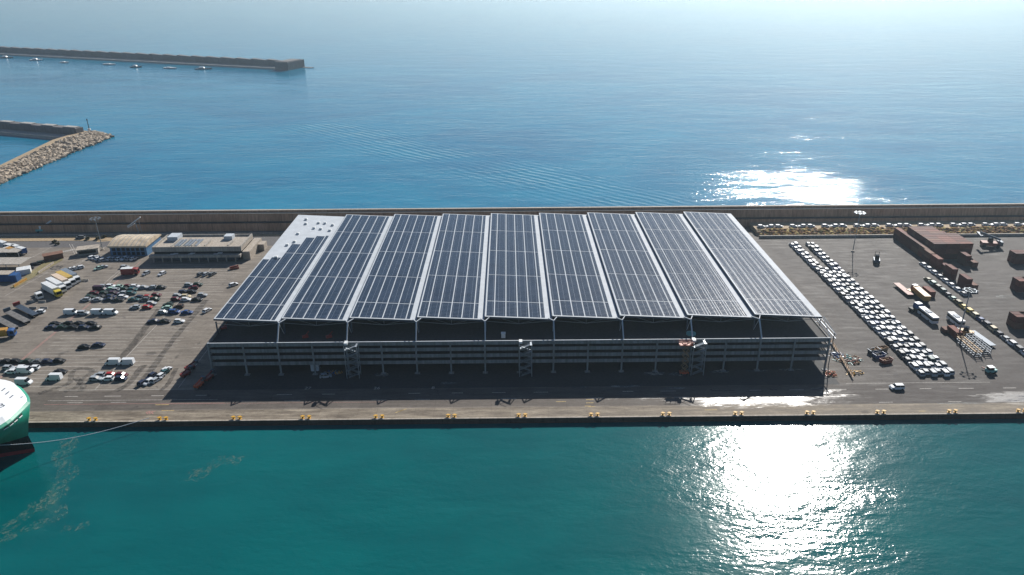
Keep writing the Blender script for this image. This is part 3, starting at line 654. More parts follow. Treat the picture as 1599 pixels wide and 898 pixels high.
lot([
 ('in the dark row behind the ship bow', G, [(8, 565, 'black', Sn), (26, 565, 'black', H), (42, 565, 'green', Sn), (59, 565, 'grey', Sn), (76, 565, 'navy', H), (93, 564, 'black', H)]),
 ('above the ship bow', G, [(15, 575, 'silver', H), (18, 581, 'white', H), (31, 575, 'white', H), (53, 575, 'white', H), (41, 580, 'white', V)]),
 ('near the curved tyre marks', G, [(38, 598, 'white', V), (85, 591, 'white', V)]),
 ('beside the pale van near the tyre marks', G, [(94, 581, 'black', Sn)]),
 ('of the pair left of the long empty stalls', G, [(132, 542, 'black', Sn), (155, 539, 'navy', Sn)]),
 ('right of the tyre marks', G, [(177, 567, 'white', V), (199, 567, 'white', V)]),
 ('in the rear three behind the quay lane', G, [(156, 586, 'silver', H), (174.6, 586, 'red', H), (191, 586, 'maroon', H)]),
 ('in the front three beside the quay lane', G, [(150.5, 592, 'silver', H), (169, 592, 'white', H), (188.6, 592, 'navy', H)]),
 ('beside the building shadow', G, [(224, 598, 'navy', H, 1.2), (232, 597, 'white', H, 1.2), (237, 588, 'navy', H, 1.2), (244, 594, 'silver', H, 1.2), (249, 589, 'white', H, 1.2), (256, 583, 'teal', H, 1.2), (260, 578, 'white', H, 1.2)]),
 ('between the dark wheel lanes', G, [(240, 502, 'navy', Sn), (258, 502, 'black', Sn), (280, 502, 'white', H)]),
 ('alone beside the car park roof corner', G, [(323.6, 485, 'white', H, 1.2)]),
 ('in the front row of the six beside the lane', G, [(255, 488, 'silver', H), (273, 487.5, 'blue', U), (292, 488, 'blue', Sn)]),
 ('in the rear row of the six beside the lane', G, [(260, 481, 'mint', H), (263, 476, 'green', H), (280, 479, 'brown', H)]),
 ('of the loose group below the packed block', G, [(212, 480, 'silver', H), (230, 480, 'red', H), (237.5, 474, 'silver', H), (242, 467.5, 'green', H)]),
 ('in the front row of the packed block', G, [(134, 468, 'silver', H), (152, 468, 'silver', Sn), (170.4, 468, 'navy', Sn), (186, 468.6, 'black', Sn), (209, 468, 'teal', Sn), (226, 468, 'grey', H), (245, 461, 'maroon', H)]),
 ('in the second row of the packed block', G, [(141, 464, 'green', H), (160, 464, 'black', H), (173, 463.5, 'navy', H), (193, 464, 'white', H), (216, 464.5, 'navy', H), (232, 464, 'red', H)]),
 ('in the third row of the packed block', G, [(147.6, 458, 'maroon', H), (163.7, 458, 'green', H), (178, 458, 'purple', H), (192, 458, 'silver', H), (205, 458, 'teal', H)]),
 ('in the fourth row of the packed block', G, [(156, 452, 'purple', V), (171, 452, 'mint', H), (182, 453, 'silver', H), (196, 452, 'green', H), (208, 452.5, 'teal', H)]),
 ('in the rear row of the packed block', G, [(163, 447.5, 'silver', H), (173, 447, 'white', H), (188, 448, 'mint', Sn), (201, 447.5, 'maroon', H), (211, 447.5, 'white', H), (223, 449, 'silver', Sn), (237.5, 449, 'silver', H), (252, 449, 'black', H)]),
 ('in the rear pair of the right hand cluster', G, [(296, 445, 'silver', H), (309, 444.5, 'green', H)]),
 ('in the middle of the right hand cluster', G, [(286, 456, 'navy', H, .3), (300, 456, 'black', H, .3), (302, 450, 'maroon', H, .3)]),
 ('in the front of the right hand cluster', G, [(278, 462, 'silver', H), (275, 467.5, 'maroon', H), (291, 463, 'beige', H), (291, 468, 'white', H), (308, 468, 'black', Sn), (316, 461, 'silver', H)]),
 ('in the slanted three below the grey terminal', GF, [(314, 428, 'grey', H, 1.2), (323, 428, 'silver', H, 1.2), (332, 428, 'grey', H, 1.2)]),
 ('of the two loose ones below the grey terminal', GF, [(228, 427, 'silver', H, 1.2), (253.5, 427.5, 'white', H, 1.2)]),
 ('of the single row below the blue workshop', GF, [(172.6, 404, 'white', H, 1.2), (179.5, 404, 'silver', H, 1.2), (187, 404, 'white', H, 1.2), (195, 404, 'white', H, 1.2), (202, 404, 'silver', H, 1.2), (209, 404, 'white', H, 1.2)]),
 ('of the slanted four left of the workshop row', GF, [(145, 402, 'white', H, .9), (150, 403, 'silver', H, .9), (155, 404, 'white', H, .9), (162, 406, 'silver', H, .9)]),
 ('of the pair beside the dashed arrows', GF, [(154, 419, 'mint', H, .8), (161, 417, 'silver', H, .8)]),
 ('behind the red box van', GF, [(195, 417, 'silver', H)]),
 ('of the white trio behind the parked lorries', GF, [(110, 421, 'white', H, .6), (117, 419.5, 'white', H, .6), (124, 418, 'white', H, .6)]),
 ('above the black cars', G, [(111, 489, 'white', V), (131, 489.5, 'silver', U), (153.6, 489, 'white', V), (173.5, 489, 'white', V)]),
 ('in the rear black line', G, [(87, 506, 'black', Sn), (105.5, 505.5, 'black', H), (123.6, 505.5, 'black', Sn), (141.6, 505.5, 'black', Sn)]),
 ('in the front black line by the red stripe', G, [(80, 511.5, 'navy', Sn), (97.5, 511.5, 'green', Sn), (114, 511.5, 'black', Sn), (131, 511.5, 'navy', H), (149, 511.5, 'black', Sn)]),
 ('beside the flatbed trailers', G, [(63, 487, 'white', H)]),
 ('of the dark pair on the gate island', GF, [(46, 419, 'black', H, .7), (55, 413, 'black', H, .7), (61, 411, 'green', H, .7)]),
 ('of the row between the two canopies', GF, [(3, 408, 'white', H, 1.57), (8.5, 408, 'silver', H, 1.57), (17, 408, 'red', H, 1.57), (24, 408, 'silver', H, 1.57), (32, 407.5, 'white', H, 1.57)]),
 ('waiting on the road below the sea wall', GF, [(126, 371, 'grey', U)]),
])
# packed block of new cars
RW = W3+['fifteenth', 'sixteenth', 'seventeenth', 'eighteenth', 'nineteenth', 'twentieth', 'twenty-first', 'twenty-second', 'twenty-third', 'twenty-fourth', 'twenty-fifth', 'twenty-sixth', 'twenty-seventh', 'twenty-eighth', 'twenty-ninth', 'thirtieth']
for c in range(6):
    x = 139.4+2.05*c; y = 219.2+(c % 2)*.9+random.uniform(0, .3); i = 0
    while y < 346-(0 if c in (0, 5) else 1):
        if not (c in (2, 3) and y > 312):
            colr = random.choices(['white', 'silver', 'grey', 'teal', 'blue'], [48, 32, 12, 5, 3])[0]; kd = random.choice([H, H, U])
            side = 'at the quay end' if y < 222 else 'inside'
            lb = '%s new %s in the packed block, %s column, %s row from the quay' % (colr, kd, W3[c], RW[i])
            car(x+random.uniform(-.08, .08), y, math.pi/2+random.uniform(-.02, .02)+math.pi*(random.random() < .05), kd, colr, lb, 'new cars packed in a block on the right yard')
        y += 4.6; i += 1
y = 284.0; i = 0
while y < 321:
    car(190.4, y, math.pi/2, H, 'white' if i % 4 else 'silver', '%s new car, %s from the quay beside the container stacks' % ('white' if i % 4 else 'silver', W3[i]), 'single file of white cars by the containers'); y += 4.7; i += 1
y = 228.0; i = 0
for colr in ['silver', 'white', 'grey', 'white', 'silver', 'navy', 'beige', 'navy', 'blue', 'beige', 'yellow', 'yellow', 'olive', 'mint']+['navy', 'teal', 'green', 'mint', 'olive']:
    lb = '%s car in the long single file across the right yard' % colr
    n_ = NN if i else {'silver': ['nearest the frame edge', 'behind the grey one'], 'white': ['second in line', 'fourth in line'], 'navy': ['by the beige one', 'in front of the blue one', 'near the far end'], 'beige': ['nearer the frame edge', 'next to the yellow pair'], 'yellow': ['nearer the camera', 'farther from the camera'], 'mint': ['in mid line', 'near the far end'], 'olive': ['in mid line', 'at the far end']}
    NN = n_
    if colr in n_: lb = '%s car in the single file of mixed cars, %s' % (colr, n_[colr].pop(0))
    car(183.4, y, math.pi/2, random.choice([H, U]), colr, lb, 'single file of mixed cars on the right yard'); y += 3.6 if i > 100 else 3.95; i += 1
RW2 = RW+['thirty-'+q_ for q_ in W3[:9]]
i = 0; x = 130.5
while x < 285:
    n = int((x-130)/14.2)
    if (i % 4) != 3: car(x, 364.6, math.pi*(i % 2), H, 'white', 'white car below the sea wall behind the scrub bank, %s from the left' % RW2[len([q_ for q_ in CARS if q_[6] == 'cars parked below the sea wall'])], 'cars parked below the sea wall', 2.4)
    x += 4.55 if (i % 4) != 3 else 3.0; i += 1
p = S(1400, 607); car(p.x, p.y, math.pi, U, 'white', 'white estate car driving alone on the quay road at the right', 'moving cars')
p = S(509, 589); car(p.x, p.y, .2, H, 'silver', 'pale car in the shade beside the left stair tower', 'moving cars')
p = S(372, 446); car(p.x-2, p.y, .8, H, 'white', 'white car tucked against the left edge of the solar roof', 'moving cars')
vans = [c for c in CARS if c[3] == 'van']; rest = [c for c in CARS if c[3] != 'van']
rest.sort(key=lambda c: math.hypot(c[0], c[1]))
for (x, y, rz, kd, colr, lb, gp_, z) in rest[:300]+vans:
    bm_, gm_ = car_meshes(kd, colr)
    o = bpy.data.objects.new({'van': 'panel_van'}.get(kd, 'parked_car'), bm_); COL.objects.link(o); o.location = (x, y, z); o.rotation_euler.z = rz; tag(o, lb, 'van' if kd == 'van' else 'car', gp_)
    w_ = bpy.data.objects.new('windows', gm_); COL.objects.link(w_); w_.parent = o
far_c = rest[300:]
if far_c:
    mats = []; big = MB()
    for (x, y, rz, kd, colr, lb, gp_, z) in far_c:
        for me in car_meshes(kd, colr):
            ix = []
            for mm in me.materials:
                if mm not in mats: mats.append(mm)
                ix.append(mats.index(mm))
            b0 = len(big.v); c_, s_ = math.cos(rz), math.sin(rz)
            big.v += [(x+v.co.x*c_-v.co.y*s_, y+v.co.x*s_+v.co.y*c_, z+v.co.z) for v in me.vertices]
            for pl in me.polygons: big.f.append(tuple(i+b0 for i in pl.vertices)); big.mi.append(ix[pl.material_index])
    tag(big.build('distant_cars', mats), 'remaining small pale cars in the row below the sea wall', 'cars', kind='stuff')
    print('stuff cars', len(far_c))
print('cars', len(CARS))

for c_ in CARS:
    if len(c_[5].split()) > 16: print('LONG', c_[5])

# lorries
def wheels(e, xs, hw, r=.5):
    for x in xs:
        for s_ in (-1, 1): MB().cyl((x, s_*(hw-.3), r), (x, s_*hw, r), r, r, 12).build('wheel', M['black'], e)
def cab(e, x, W_, colr):
    c = MB(); c.prism([(x-1.1, .7), (x+1.15, .7), (x+1.2, 1.6), (x+.95, 2.9), (x+.2, 3.15), (x-1.1, 3.15)], -W_/2, W_/2); c.build('cab', colr, e)
    wd = MB(); wd.add([(x+1.21, -W_/2+.15, 1.65), (x+1.21, W_/2-.15, 1.65), (x+.99, W_/2-.2, 2.75), (x+.99, -W_/2+.2, 2.75)], [(0, 1, 2, 3)])
    for s_ in (-1, 1): wd.box(x-.3, x+.8, s_*W_/2-(.01), s_*W_/2+.01, 1.7, 2.6)
    wd.build('windscreen', M['glass'], e)
def lorry(p, rz, L_, body, cabc, label, cabx=True):
    e = empty('box_lorry', p, rz, label, 'lorry', 'lorries parked slantwise in the left yard')
    MB().box(-L_/2, L_/2-2.6, -1.27, 1.27, 1.05, 3.95).build('cargo_box', body, e)
    MB().box(-L_/2+.1, L_/2-.5, -.5, .5, .7, 1.04).build('chassis', M['black'], e)
    cab(e, L_/2-1.2, 2.45, cabc); wheels(e, (-L_/2+1.3, -L_/2+2.6, L_/2-3.4, L_/2-1.2), 1.25); return e
a, b = S(65, 444, 0), S(101, 463, 0); lrz = math.atan2(b.y-a.y, b.x-a.x); 
M['creamp'] = plain('cream_tarpaulin', srgb(200, 180, 160), .7); M['mustard'] = plain('mustard_tarpaulin', srgb(178, 148, 70), .7); M['yel2'] = plain('yellow_cab_paint', srgb(190, 170, 50), .5)
for (u, v, bd, cb, lb) in ((83, 459, M['white'], M['yel2'], 'white box lorry with a yellow cab, nearest of the slanted five'), (90, 452, M['white'], M['white'], 'white box lorry with white cab, second of the slanted five'),
        (98, 446, M['creamp'], M['white'], 'cream covered lorry, third of the slanted five'), (105, 441.5, M['mustard'], M['white'], 'mustard covered lorry, fourth of the slanted five'), (112, 437.5, M['steel'], M['white'], 'grey silver lorry, rearmost of the slanted five')):
    p = S(u, v); lorry((p.x, p.y, 0), lrz, 13.5, bd, cb, lb)
e = empty('tractor_unit', tuple(S(60, 466)), lrz, 'white lorry tractor unit without trailer left of the slanted lorries', 'lorry'); cab(e, 1.6, 2.4, M['white']); MB().box(-2.8, 2.4, -.5, .5, .6, 1.0).build('chassis', M['black'], e); wheels(e, (-1.9, 1.5), 1.2)
p = S(204, 429); e = empty('red_box_van', tuple(p), math.pi*.03, 'red box van with pale roof parked below the grey terminal', 'van')
MB().box(-3.6, 1.6, -1.2, 1.2, .6, 3.3).build('cargo_box', M['redm'], e); MB().box(-3.55, 1.55, -1.15, 1.15, 3.31, 3.38).build('roof', M['white'], e); cab(e, 2.75, 2.2, M['redm']); wheels(e, (-2.3, 2.6), 1.15)
p = S(6, 527); e = empty('blue_lorry', tuple(p), .25, 'blue cab lorry with yellow load bed at the left edge', 'lorry')
MB().box(-7, 1.8, -1.25, 1.25, 1.1, 3.6).build('cargo_box', M['ochre'], e); cab(e, 3.2, 2.5, M['blue']); wheels(e, (-5, -3.8, 3), 1.25); MB().box(-7, 4, -.5, .5, .6, 1.05).build('chassis', M['black'], e)
def flatbed(p, rz, L_, deckm, headm, label, tilt=0):
    e = empty('flatbed_trailer', p, rz, label, 'trailer', 'flatbed trailers at the left edge'); e.rotation_euler.y = tilt
    d = MB().box(-L_/2, L_/2, -1.27, 1.27, 1.1, 1.3)
    for k in range(int(L_/1.2)): d.box(-L_/2+.3+k*1.2, -L_/2+.45+k*1.2, -1.26, 1.26, 1.3, 1.36)
    d.build('deck', deckm, e); MB().box(-L_/2, L_/2, -.45, .45, .65, 1.1).build('chassis', M['black'], e); MB().box(-L_/2-.1, -L_/2+.5, -1.3, 1.3, 1.31, 2.6).build('headboard', headm, e)
    wheels(e, (L_/2-1.2, L_/2-2.4, L_/2-3.6), 1.25); return e
a, b = S(20, 482), S(62, 503); fz = math.atan2(b.y-a.y, b.x-a.x)
M['greyd'] = plain('grey_deck_boards', srgb(112, 110, 108), .8, 0, .3)
for (u, v, L_, dm, hm, lb) in ((42, 488, 16, M['dsteel'], M['redm'], 'dark flatbed trailer with red headboard, rearmost at the left edge'), (28, 498, 17, M['greyd'], M['dsteel'], 'pale grey flatbed trailer, middle of the three at the left edge'), (10, 508, 16, M['greyd'], M['dsteel'], 'grey flatbed trailer nearest the blue cab lorry')):
    p = S(u, v); flatbed((p.x, p.y, 0), fz, L_, dm, hm, lb)
for (u, v) in ((48, 472), (66, 472), (52, 482), (69, 482), (128, 439), (133.5, 439)):
    p = S(u, v); o = MB().prismx([(-.4, 0), (-.25, .35), (-.12, .9), (.12, .9), (.25, .35), (.4, 0)], -1.5, 1.5).build('concrete_barrier', M['build'], None, p, 0)
    tag(o, {48: 'left low concrete barrier above the white tractor unit shadow', 66: 'right low concrete barrier below the white tractor unit', 52: 'left low concrete barrier above the flatbed trailers', 69: 'right low concrete barrier behind the white hatchback', 128: 'left concrete barrier by the lorry cabs', 133.5: 'right concrete barrier by the yellow road mark'}[u], 'barrier', 'concrete barriers')

# ------------------------------------------------------------------ back left buildings
tb = empty('terminal_building', tuple(S(235, 413)), 0, 'grey flat roofed two storey terminal building with a parapet and recessed ground floor', 'building')
def tp(mb, n, m_, par=None): return mb.build(n, m_, par or tb)
c = M['build']; bw = 42; bd = 22
tp(MB().box(0, bw-2, 5, bd, 0, 2.7), 'ground_floor', M['dsteel']); tp(MB().box(-1.0, bw, 2, 4.2, 2.4, 3.6), 'lower_canopy', c)
tp(MB().box(0, bw, 4.2, bd, 2.71, 3.3), 'floor_band', c); tp(MB().box(.4, bw-.4, 5, bd-.3, 3.31, 4.6), 'upper_windows', M['glass']); tp(MB().box(0, bw, 4.4, 4.9, 4.61, 7.0), 'front_parapet', c)
tp(MB().box(0, bw, 4.91, bd, 4.61, 6.1), 'roof_slab', M['walltop'])
tp(MB().box(0, .5, 4.91, bd, 6.11, 7).box(bw-.5, bw, 4.91, bd, 6.11, 7.2).box(.5, bw-.5, bd-.4, bd, 6.11, 7), 'parapet', c)
for (x, y0, y1, h, w_) in ((3, 15, 21, 8.2, 5), (30, 16, 20, 8.0, 4), (8, 6, 18, 6.9, .6), (24, 6, 14, 7.2, .6), (13, 6, 18, 6.9, .6), (18, 6, 12, 7.2, .6), (35, 6, 13, 7.2, .6)): tp(MB().box(x, x+w_, y0, y1, 6.11, h), 'roof_plant', c if w_ < 1 else M['roofmetal'])
for k in range(7): tp(MB().box(9.5+k*1.6, 10.5+k*1.6, 7, 16, 6.12, 6.7), 'roof_duct', M['steel'])
for k in range(10): tp(MB().box(.3+k*4.3, .8+k*4.3, 2.4, 2.9, 0, 2.39), 'column', c)
for x, z in ((10, 3.9), (18, 4.0), (31, 4.1), (8.5, 3.65), (17, 3.65), (29, 3.65)): tp(MB().box(x, x+2.2, 3, 4.1, z, z+.12), 'awning', M['white'])
tp(MB().box(bw+.05, bw+3.5, 5, bd+2, 0, 4.2), 'side_annex', M['walltop']); tp(MB().box(bw+3.6, bw+6.5, 17, 22, 0, 3.3), 'rear_lobby', M['walltop'])
ws = empty('workshop_building', tuple(S(174, 400)), 0, 'blue fronted workshop with a ribbed barrel roof beside the grey terminal', 'building')
L_ = 17.5
MB().box(0, L_, 0, 16, 0, 4.6).build('walls', M['skyblue'], ws)
prof = [(-.8+17.6*i/10, 4.62+2.4*math.sin(math.pi*min(1, (i+1.2)/12))) for i in range(11)]
rf = MB(); rf.prismx([(-.8, 4.6)]+prof+[(16.8, 4.6)], -.5, L_+.5); rfo = rf.build('barrel_roof', M['cream'], ws)
for k in range(9): r_ = MB(); [r_.bar((k*2.1+.3, prof[i][0], prof[i][1]+.05), (k*2.1+.3, prof[i+1][0], prof[i+1][1]+.05), .15) for i in range(10)]; r_.build('rib', M['steel'], rfo)
for k in range(7):
    for z in (.5, 2.6): MB().box(1+k*2.3, 2.6+k*2.3, -.06, -.01, z, z+1.6).build('window', M['glass'], ws)
gh = empty('gate_house', tuple(S(122, 400)), .35, 'small flat grey gate house with dark glazed side near the crossing', 'building')
MB().box(0, 9, 0, 5, 0, 2.8).build('walls', M['build'], gh); MB().box(-.5, 9.5, -.5, 5.5, 2.81, 3.1).build('roof', M['walltop'], gh); MB().box(.5, 8, -.05, -.01, .8, 2.3).build('window', M['glass'], gh)
kb = empty('brown_shed', tuple(S(70, 409)), .6, 'low brown shed with slanted shadow on the gate island', 'shed')
MB().box(0, 8, 0, 4, 0, 2.6).build('walls', M['brown'], kb); MB().box(-.3, 8.3, -.3, 4.3, 2.61, 2.8).build('roof', M['brown'], kb)
for i, (v, y1, lb) in enumerate(((400, 6.5, 'pale flat canopy roof over the farther parked row at the left edge'), (419, 9, 'wider pale flat canopy roof with a dark notch nearer the camera'))):
    p = S(0, v+4); e = empty('parking_canopy', (p.x-16, p.y, 0), 0, lb, 'canopy'); MB().box(0, 25+i, 0, y1, 3, 3.2).build('roof', M['build'], e)
    for k in range(5): MB().box(.5+k*6, .7+k*6, 1, 1.2, 0, 2.99).build('post', M['steel'], e)
p = S(0, 440); e = empty('blue_shed', (p.x-10, p.y, 0), 0, 'long dark blue shed with a white roof strip at the left edge', 'shed'); MB().box(0, 14.5, 0, 5, 0, 3.2).build('walls', M['blue'], e); MB().box(0, 14.5, .2, 5, 3.21, 3.4).build('roof', M['walltop'], e); MB().box(15, 18, -.5, 3, 0, 3.2).build('annex', M['blue'], e)
p = S(27, 431); o = MB().box(0, 5.5, 0, 5, 0, 2.4).build('white_store', M['white'], None, p, .5); tag(o, 'white block store beside the yellow edged island', 'shed')
for (u0, v0, u1, v1, m_, lb) in ((60, 428, 84, 412, M['walltop'], 'pale low boundary wall along the gate island'), (22, 449, 42, 437, M['ochre'], 'ochre low wall at the near end of the gate island')):
    a, b = S(u0, v0), S(u1, v1); o = MB().bar((a.x, a.y, .55), (b.x, b.y, .55), .35, 1.1).build('boundary_wall', m_); tag(o, lb, 'wall')
# lorries and boats gathered in the far left corner
GY = 'vehicles crowded in the far left corner'
for (u, v, L_, m_, lb) in ((3, 386, 8, M['white'], 'white topped lorry at the very left corner of the yard'), (16, 391, 7, M['dsteel'], 'dark blue lorry with white top in the far left group'), (24, 392, 7, M['steel'], 'silver lorry in the far left group'), (15, 396, 6, M['ochre'], 'ochre yellow small lorry in front of the far left group'), (34, 396, 7, M['blue'], 'rightmost blue lorry in the far left group')):
    p = S(u, v); e = empty('small_lorry', tuple(p), 2.6, lb, 'lorry', GY); MB().box(-L_/2, L_/2-2.3, -1.2, 1.2, .9, 3.3).build('cargo_box', m_, e); MB().box(-L_/2+.1, L_/2-2.4, -1.1, 1.1, 3.31, 3.36).build('tarpaulin', M['white'], e) if m_ is not M['ochre'] else None; cab(e, L_/2-1.1, 2.3, M['white']); wheels(e, (-L_/2+1.4, L_/2-1.2), 1.2)
# boat-like working truck below the wall
p = S(69, 362); e = empty('mobile_crane', tuple(p), .3, 'pale green and white mobile crane standing against the sea wall', 'crane'); MB().box(-3.5, 3.5, -1.3, 1.3, .8, 1.8).build('chassis', M['teal'], e); MB().box(-1.6, .4, -1, 1.4, 1.81, 3.6).build('cab', M['white'], e); MB().bar((-.5, 0, 2.6), (4.5, .5, 5.6), .7).build('boom', M['white'], e); wheels(e, (-2.4, 2.4), 1.3, .6)
# sculpture-like mast with crossing booms
p = S(217, 381-15); e = empty('signal_frame', tuple(p), 0, 'leaning white lattice boom on a thin post behind the blue workshop', 'gantry')
MB().cyl((0, 0, 0), (-.6, 0, 8), .2, .15, 8).build('post', M['steel'], e); MB().bar((-5, 0, 4.4), (2.6, 0, 9.4), .5).bar((-5, 0, 3.7), (-1, 0, 6), .3).build('boom', M['white'], e); MB().cyl((1.8, 0, 0), (1.4, 0, 7.6), .1, .1, 6).build('stay', M['steel'], e)

# ------------------------------------------------------------------ floodlight masts
def mast(p, h, label, big):
    e = empty('floodlight_mast', p, 0, label, 'floodlight mast', 'floodlight masts'); MB().cyl((0, 0, 0), (0, 0, .5), .9, .7, 12).build('base', M['walltop'], e); MB().cyl((0, 0, .5), (0, 0, h), .3 if big else .2, .13, 10).build('pole', M['steel'], e)
    r = MB(); n = 12; R_ = 2.0
    for k in range(n):
        a, b = 6.283*k/n, 6.283*(k+1)/n; r.bar((R_*math.cos(a), R_*math.sin(a), h-.3), (R_*math.cos(b), R_*math.sin(b), h-.3), .12)
    for k in range(4): a = 6.283*k/4; r.bar((0, 0, h-.3), (R_*math.cos(a), R_*math.sin(a), h-.3), .1)
    hd = r.build('head_ring', M['steel'], e)
    for k in range(8):
        a = 6.283*(k+.5)/8; MB().box(-.35, .35, -.25, .25, h-.75, h-.25).build('floodlight', M['steel'] if not big else M['dsteel'], hd, (R_*1.1*math.cos(a), R_*1.1*math.sin(a), 0), a)
    return e
mast((167.2, 245.8, 0), 19.6, 'tall floodlight mast in front, near the stacked loading frames', 1); mast((165.9, 335.1, 0), 20, 'floodlight mast rising beside the far end of the packed car block', 0); mast((-201, 346.3, 0), 16.6, 'floodlight mast above the left gate house', 0)

# ------------------------------------------------------------------ containers
def cont_mat(i):
    t = NT('container_paint'); x, y, z = t.sep(t.coord()); c = [srgb(104, 50, 40), srgb(122, 64, 50), srgb(88, 44, 40), srgb(116, 76, 60), srgb(98, 44, 38)][i]
    n = t.noise(t.coord(), .8, 5, .65); col = t.mix(t.rampf(n, .35, .7), t.mix(1, c, (.6, .55, .55), 'MULTIPLY'), c)
    return t.set(color=col, rough=.75, spec=.25)
CM = [cont_mat(i) for i in range(5)]
_cm = {}
def cont_mesh(L_, W_, H_, i):
    k = (L_, W_, H_, i)
    if k in _cm: return _cm[k]
    b = MB(); b.box(-L_/2, L_/2, -W_/2+.05, W_/2-.05, .12, H_-.05); 
    n = int(L_/.56)
    for j in range(n):
        x = -L_/2+.3+j*(L_-.6)/n
        for s_ in (-1, 1): b.box(x, x+.26, s_*(W_/2-.03)-.03, s_*(W_/2-.03)+.03, .2, H_-.2)
    for s_ in (-1, 1):
        for z in (.09, H_-.09): b.box(-L_/2, L_/2, s_*(W_/2-.06)-.06, s_*(W_/2-.06)+.06, z-.09, z+.09)
        for x in (-L_/2+.08, L_/2-.08): b.box(x-.09, x+.09, s_*(W_/2-.07)-.08, s_*(W_/2-.07)+.08, 0, H_+.005)
    d = MB()
    for y in (-.9, -.35, .35, .9): d.box(L_/2+.01, L_/2+.06, y*W_/2.4-.03, y*W_/2.4+.03, .2, H_-.15)
    _cm[k] = (b.mesh('shipping_container', CM[i]), d.mesh('door_bars', M['steel'])); return _cm[k]
def container(x, y, z, rz, L_, label, group, i=None, H_=2.6):
    i = random.randrange(5) if i is None else i; a, b = cont_mesh(L_, 2.42, H_, i); o = bpy.data.objects.new('shipping_container', a); COL.objects.link(o); o.location = (x, y, z); o.rotation_euler.z = rz
    tag(o, label, 'container', group); d = bpy.data.objects.new('door_bars', b); COL.objects.link(d); d.parent = o; return o
TW = ['on the ground', 'second tier', 'third tier', 'top tier']
GS = 'containers in the big rust red block'
# big block: containers lie across, three 6.06 m lengths side by side, rows going back
for r in range(10):
    for c_ in range(3):
        n = 3
        for t_ in range(n):
            if r > 5 and c_ == 2 and t_ == 2: continue
            if 0 < c_ < 2 and 0 < r < 9 and t_ < n-1: pass
            x = 200.9+c_*6.12; y = 325.2+r*2.5
            ps = ['left', 'middle', 'right'][c_]
            rows = ['front', 'second', 'third', 'fourth', 'fifth', 'sixth', 'seventh', 'eighth', 'ninth', 'rear'][r]
            if 0 < r and t_ < n-1 and c_ == 1 and r < 9: lb = None
            container(x+.1*r*0, y, t_*2.61, 0, 6.06, 'rust red container, %s column, %s row, %s of the big block' % (ps, rows, ['ground tier', 'middle tier', 'top tier'][t_]), GS) if not (0 < r < 9 and c_ == 1 and t_ < 2) and not (r > 0 and c_ == 2 and t_ < 2 and r < 9 and False) else None
for r in range(5):       # lower stacks on the left flank
    for t_ in range(2): container(195.8, 327.2+r*6.1, t_*2.61, math.pi/2, 6.06, 'rust container on the left flank of the big block, %s from the front, %s' % (W3[r], ['lower', 'upper'][t_]), 'containers on the flank of the block')
for (x, y, n, lb) in ((194.8, 321.5, 2, 'first stack along the white car file'), (194.8, 314.5, 2, 'second stack along the white car file'), (194.8, 302.5, 2, 'third stack along the white car file'), (194.9, 291.5, 2, 'nearest stack along the white car file'), (197.6, 291, 1, 'lone low box right of the nearest stack'), (197.6, 310.5, 1, 'lone low box behind the third stack'), (209.6, 318, 2, 'stack in front of the big block at its right'), (212.4, 316.5, 1, 'low box beside the stack before the big block')):
    for t_ in range(n): container(x, y, t_*2.61, math.pi/2, 6.06, 'rust container, %s of the %s' % (['bottom', 'top'][t_], lb) if n == 2 else 'rust container, '+lb, 'loose containers in the right yard')
for (u, v, n, lb) in ((1580, 411, 2, 'stack at the right edge near the reach stacker'), (1585, 455, 2, 'stack at the right edge in mid yard'), (1598, 455, 2, 'outer stack at the right edge in mid yard'), (1580, 512, 2, 'nearest stack at the right edge'), (1594, 512, 2, 'outermost nearest stack at the right edge')):
    p = S(u, v)
    for r in range(2):
        for t_ in range(n): container(p.x+3, p.y+r*2.5, t_*2.61, 0, 6.06, 'rust container, %s %s of the %s' % (['front', 'rear'][r], ['bottom', 'top'][t_], lb), 'loose containers in the right yard')
p = S(1489, 523); container(p.x, p.y, 0, 1.58, 6.06, 'pinkish container near the second white bus', 'loose containers in the right yard', 1); p = S(1476, 518); o = container(p.x, p.y, 0, 1.58, 2.9, 'short pinkish box beside the pinkish container', 'loose containers in the right yard', 3, 1.6)
p = S(1449, 460); container(p.x, p.y, 0, 1.6, 6.06, 'rust container behind the beige trailer', 'loose containers in the right yard', 1)

def yardm(px, rz, name, label, cat, parts):
    e = empty(name, tuple(S(*px)), rz, label, cat)
    for n_, mb, m_ in parts: mb.build(n_, m_, e)
    return e
def wh(xs, hw, r=.6): 
    m_ = MB()
    return [('wheel', MB().cyl((x, s_*(hw-.4), r), (x, s_*hw, r), r, r, 12), M['black']) for x in xs for s_ in (-1, 1)]
yardm((1410, 455), -1.56, 'flatbed_trailer', 'red decked flatbed trailer standing empty on the right yard', 'trailer', [('deck', MB().box(-6.2, 6.2, -1.3, 1.3, 1.0, 1.3), M['rust']), ('chassis', MB().box(-6, 6, -.4, .4, .6, .99), M['black'])]+wh((4, 5.2), 1.3, .45))
yardm((1437, 466), -1.6, 'covered_trailer', 'long beige covered trailer next to the red flatbed', 'trailer', [('cargo_box', MB().box(-5.2, 5.2, -1.3, 1.3, 1.1, 3.3), M['ochre']), ('chassis', MB().box(-5, 5, -.4, .4, .6, 1.09), M['black'])]+wh((2.8, 4.0), 1.3, .45))
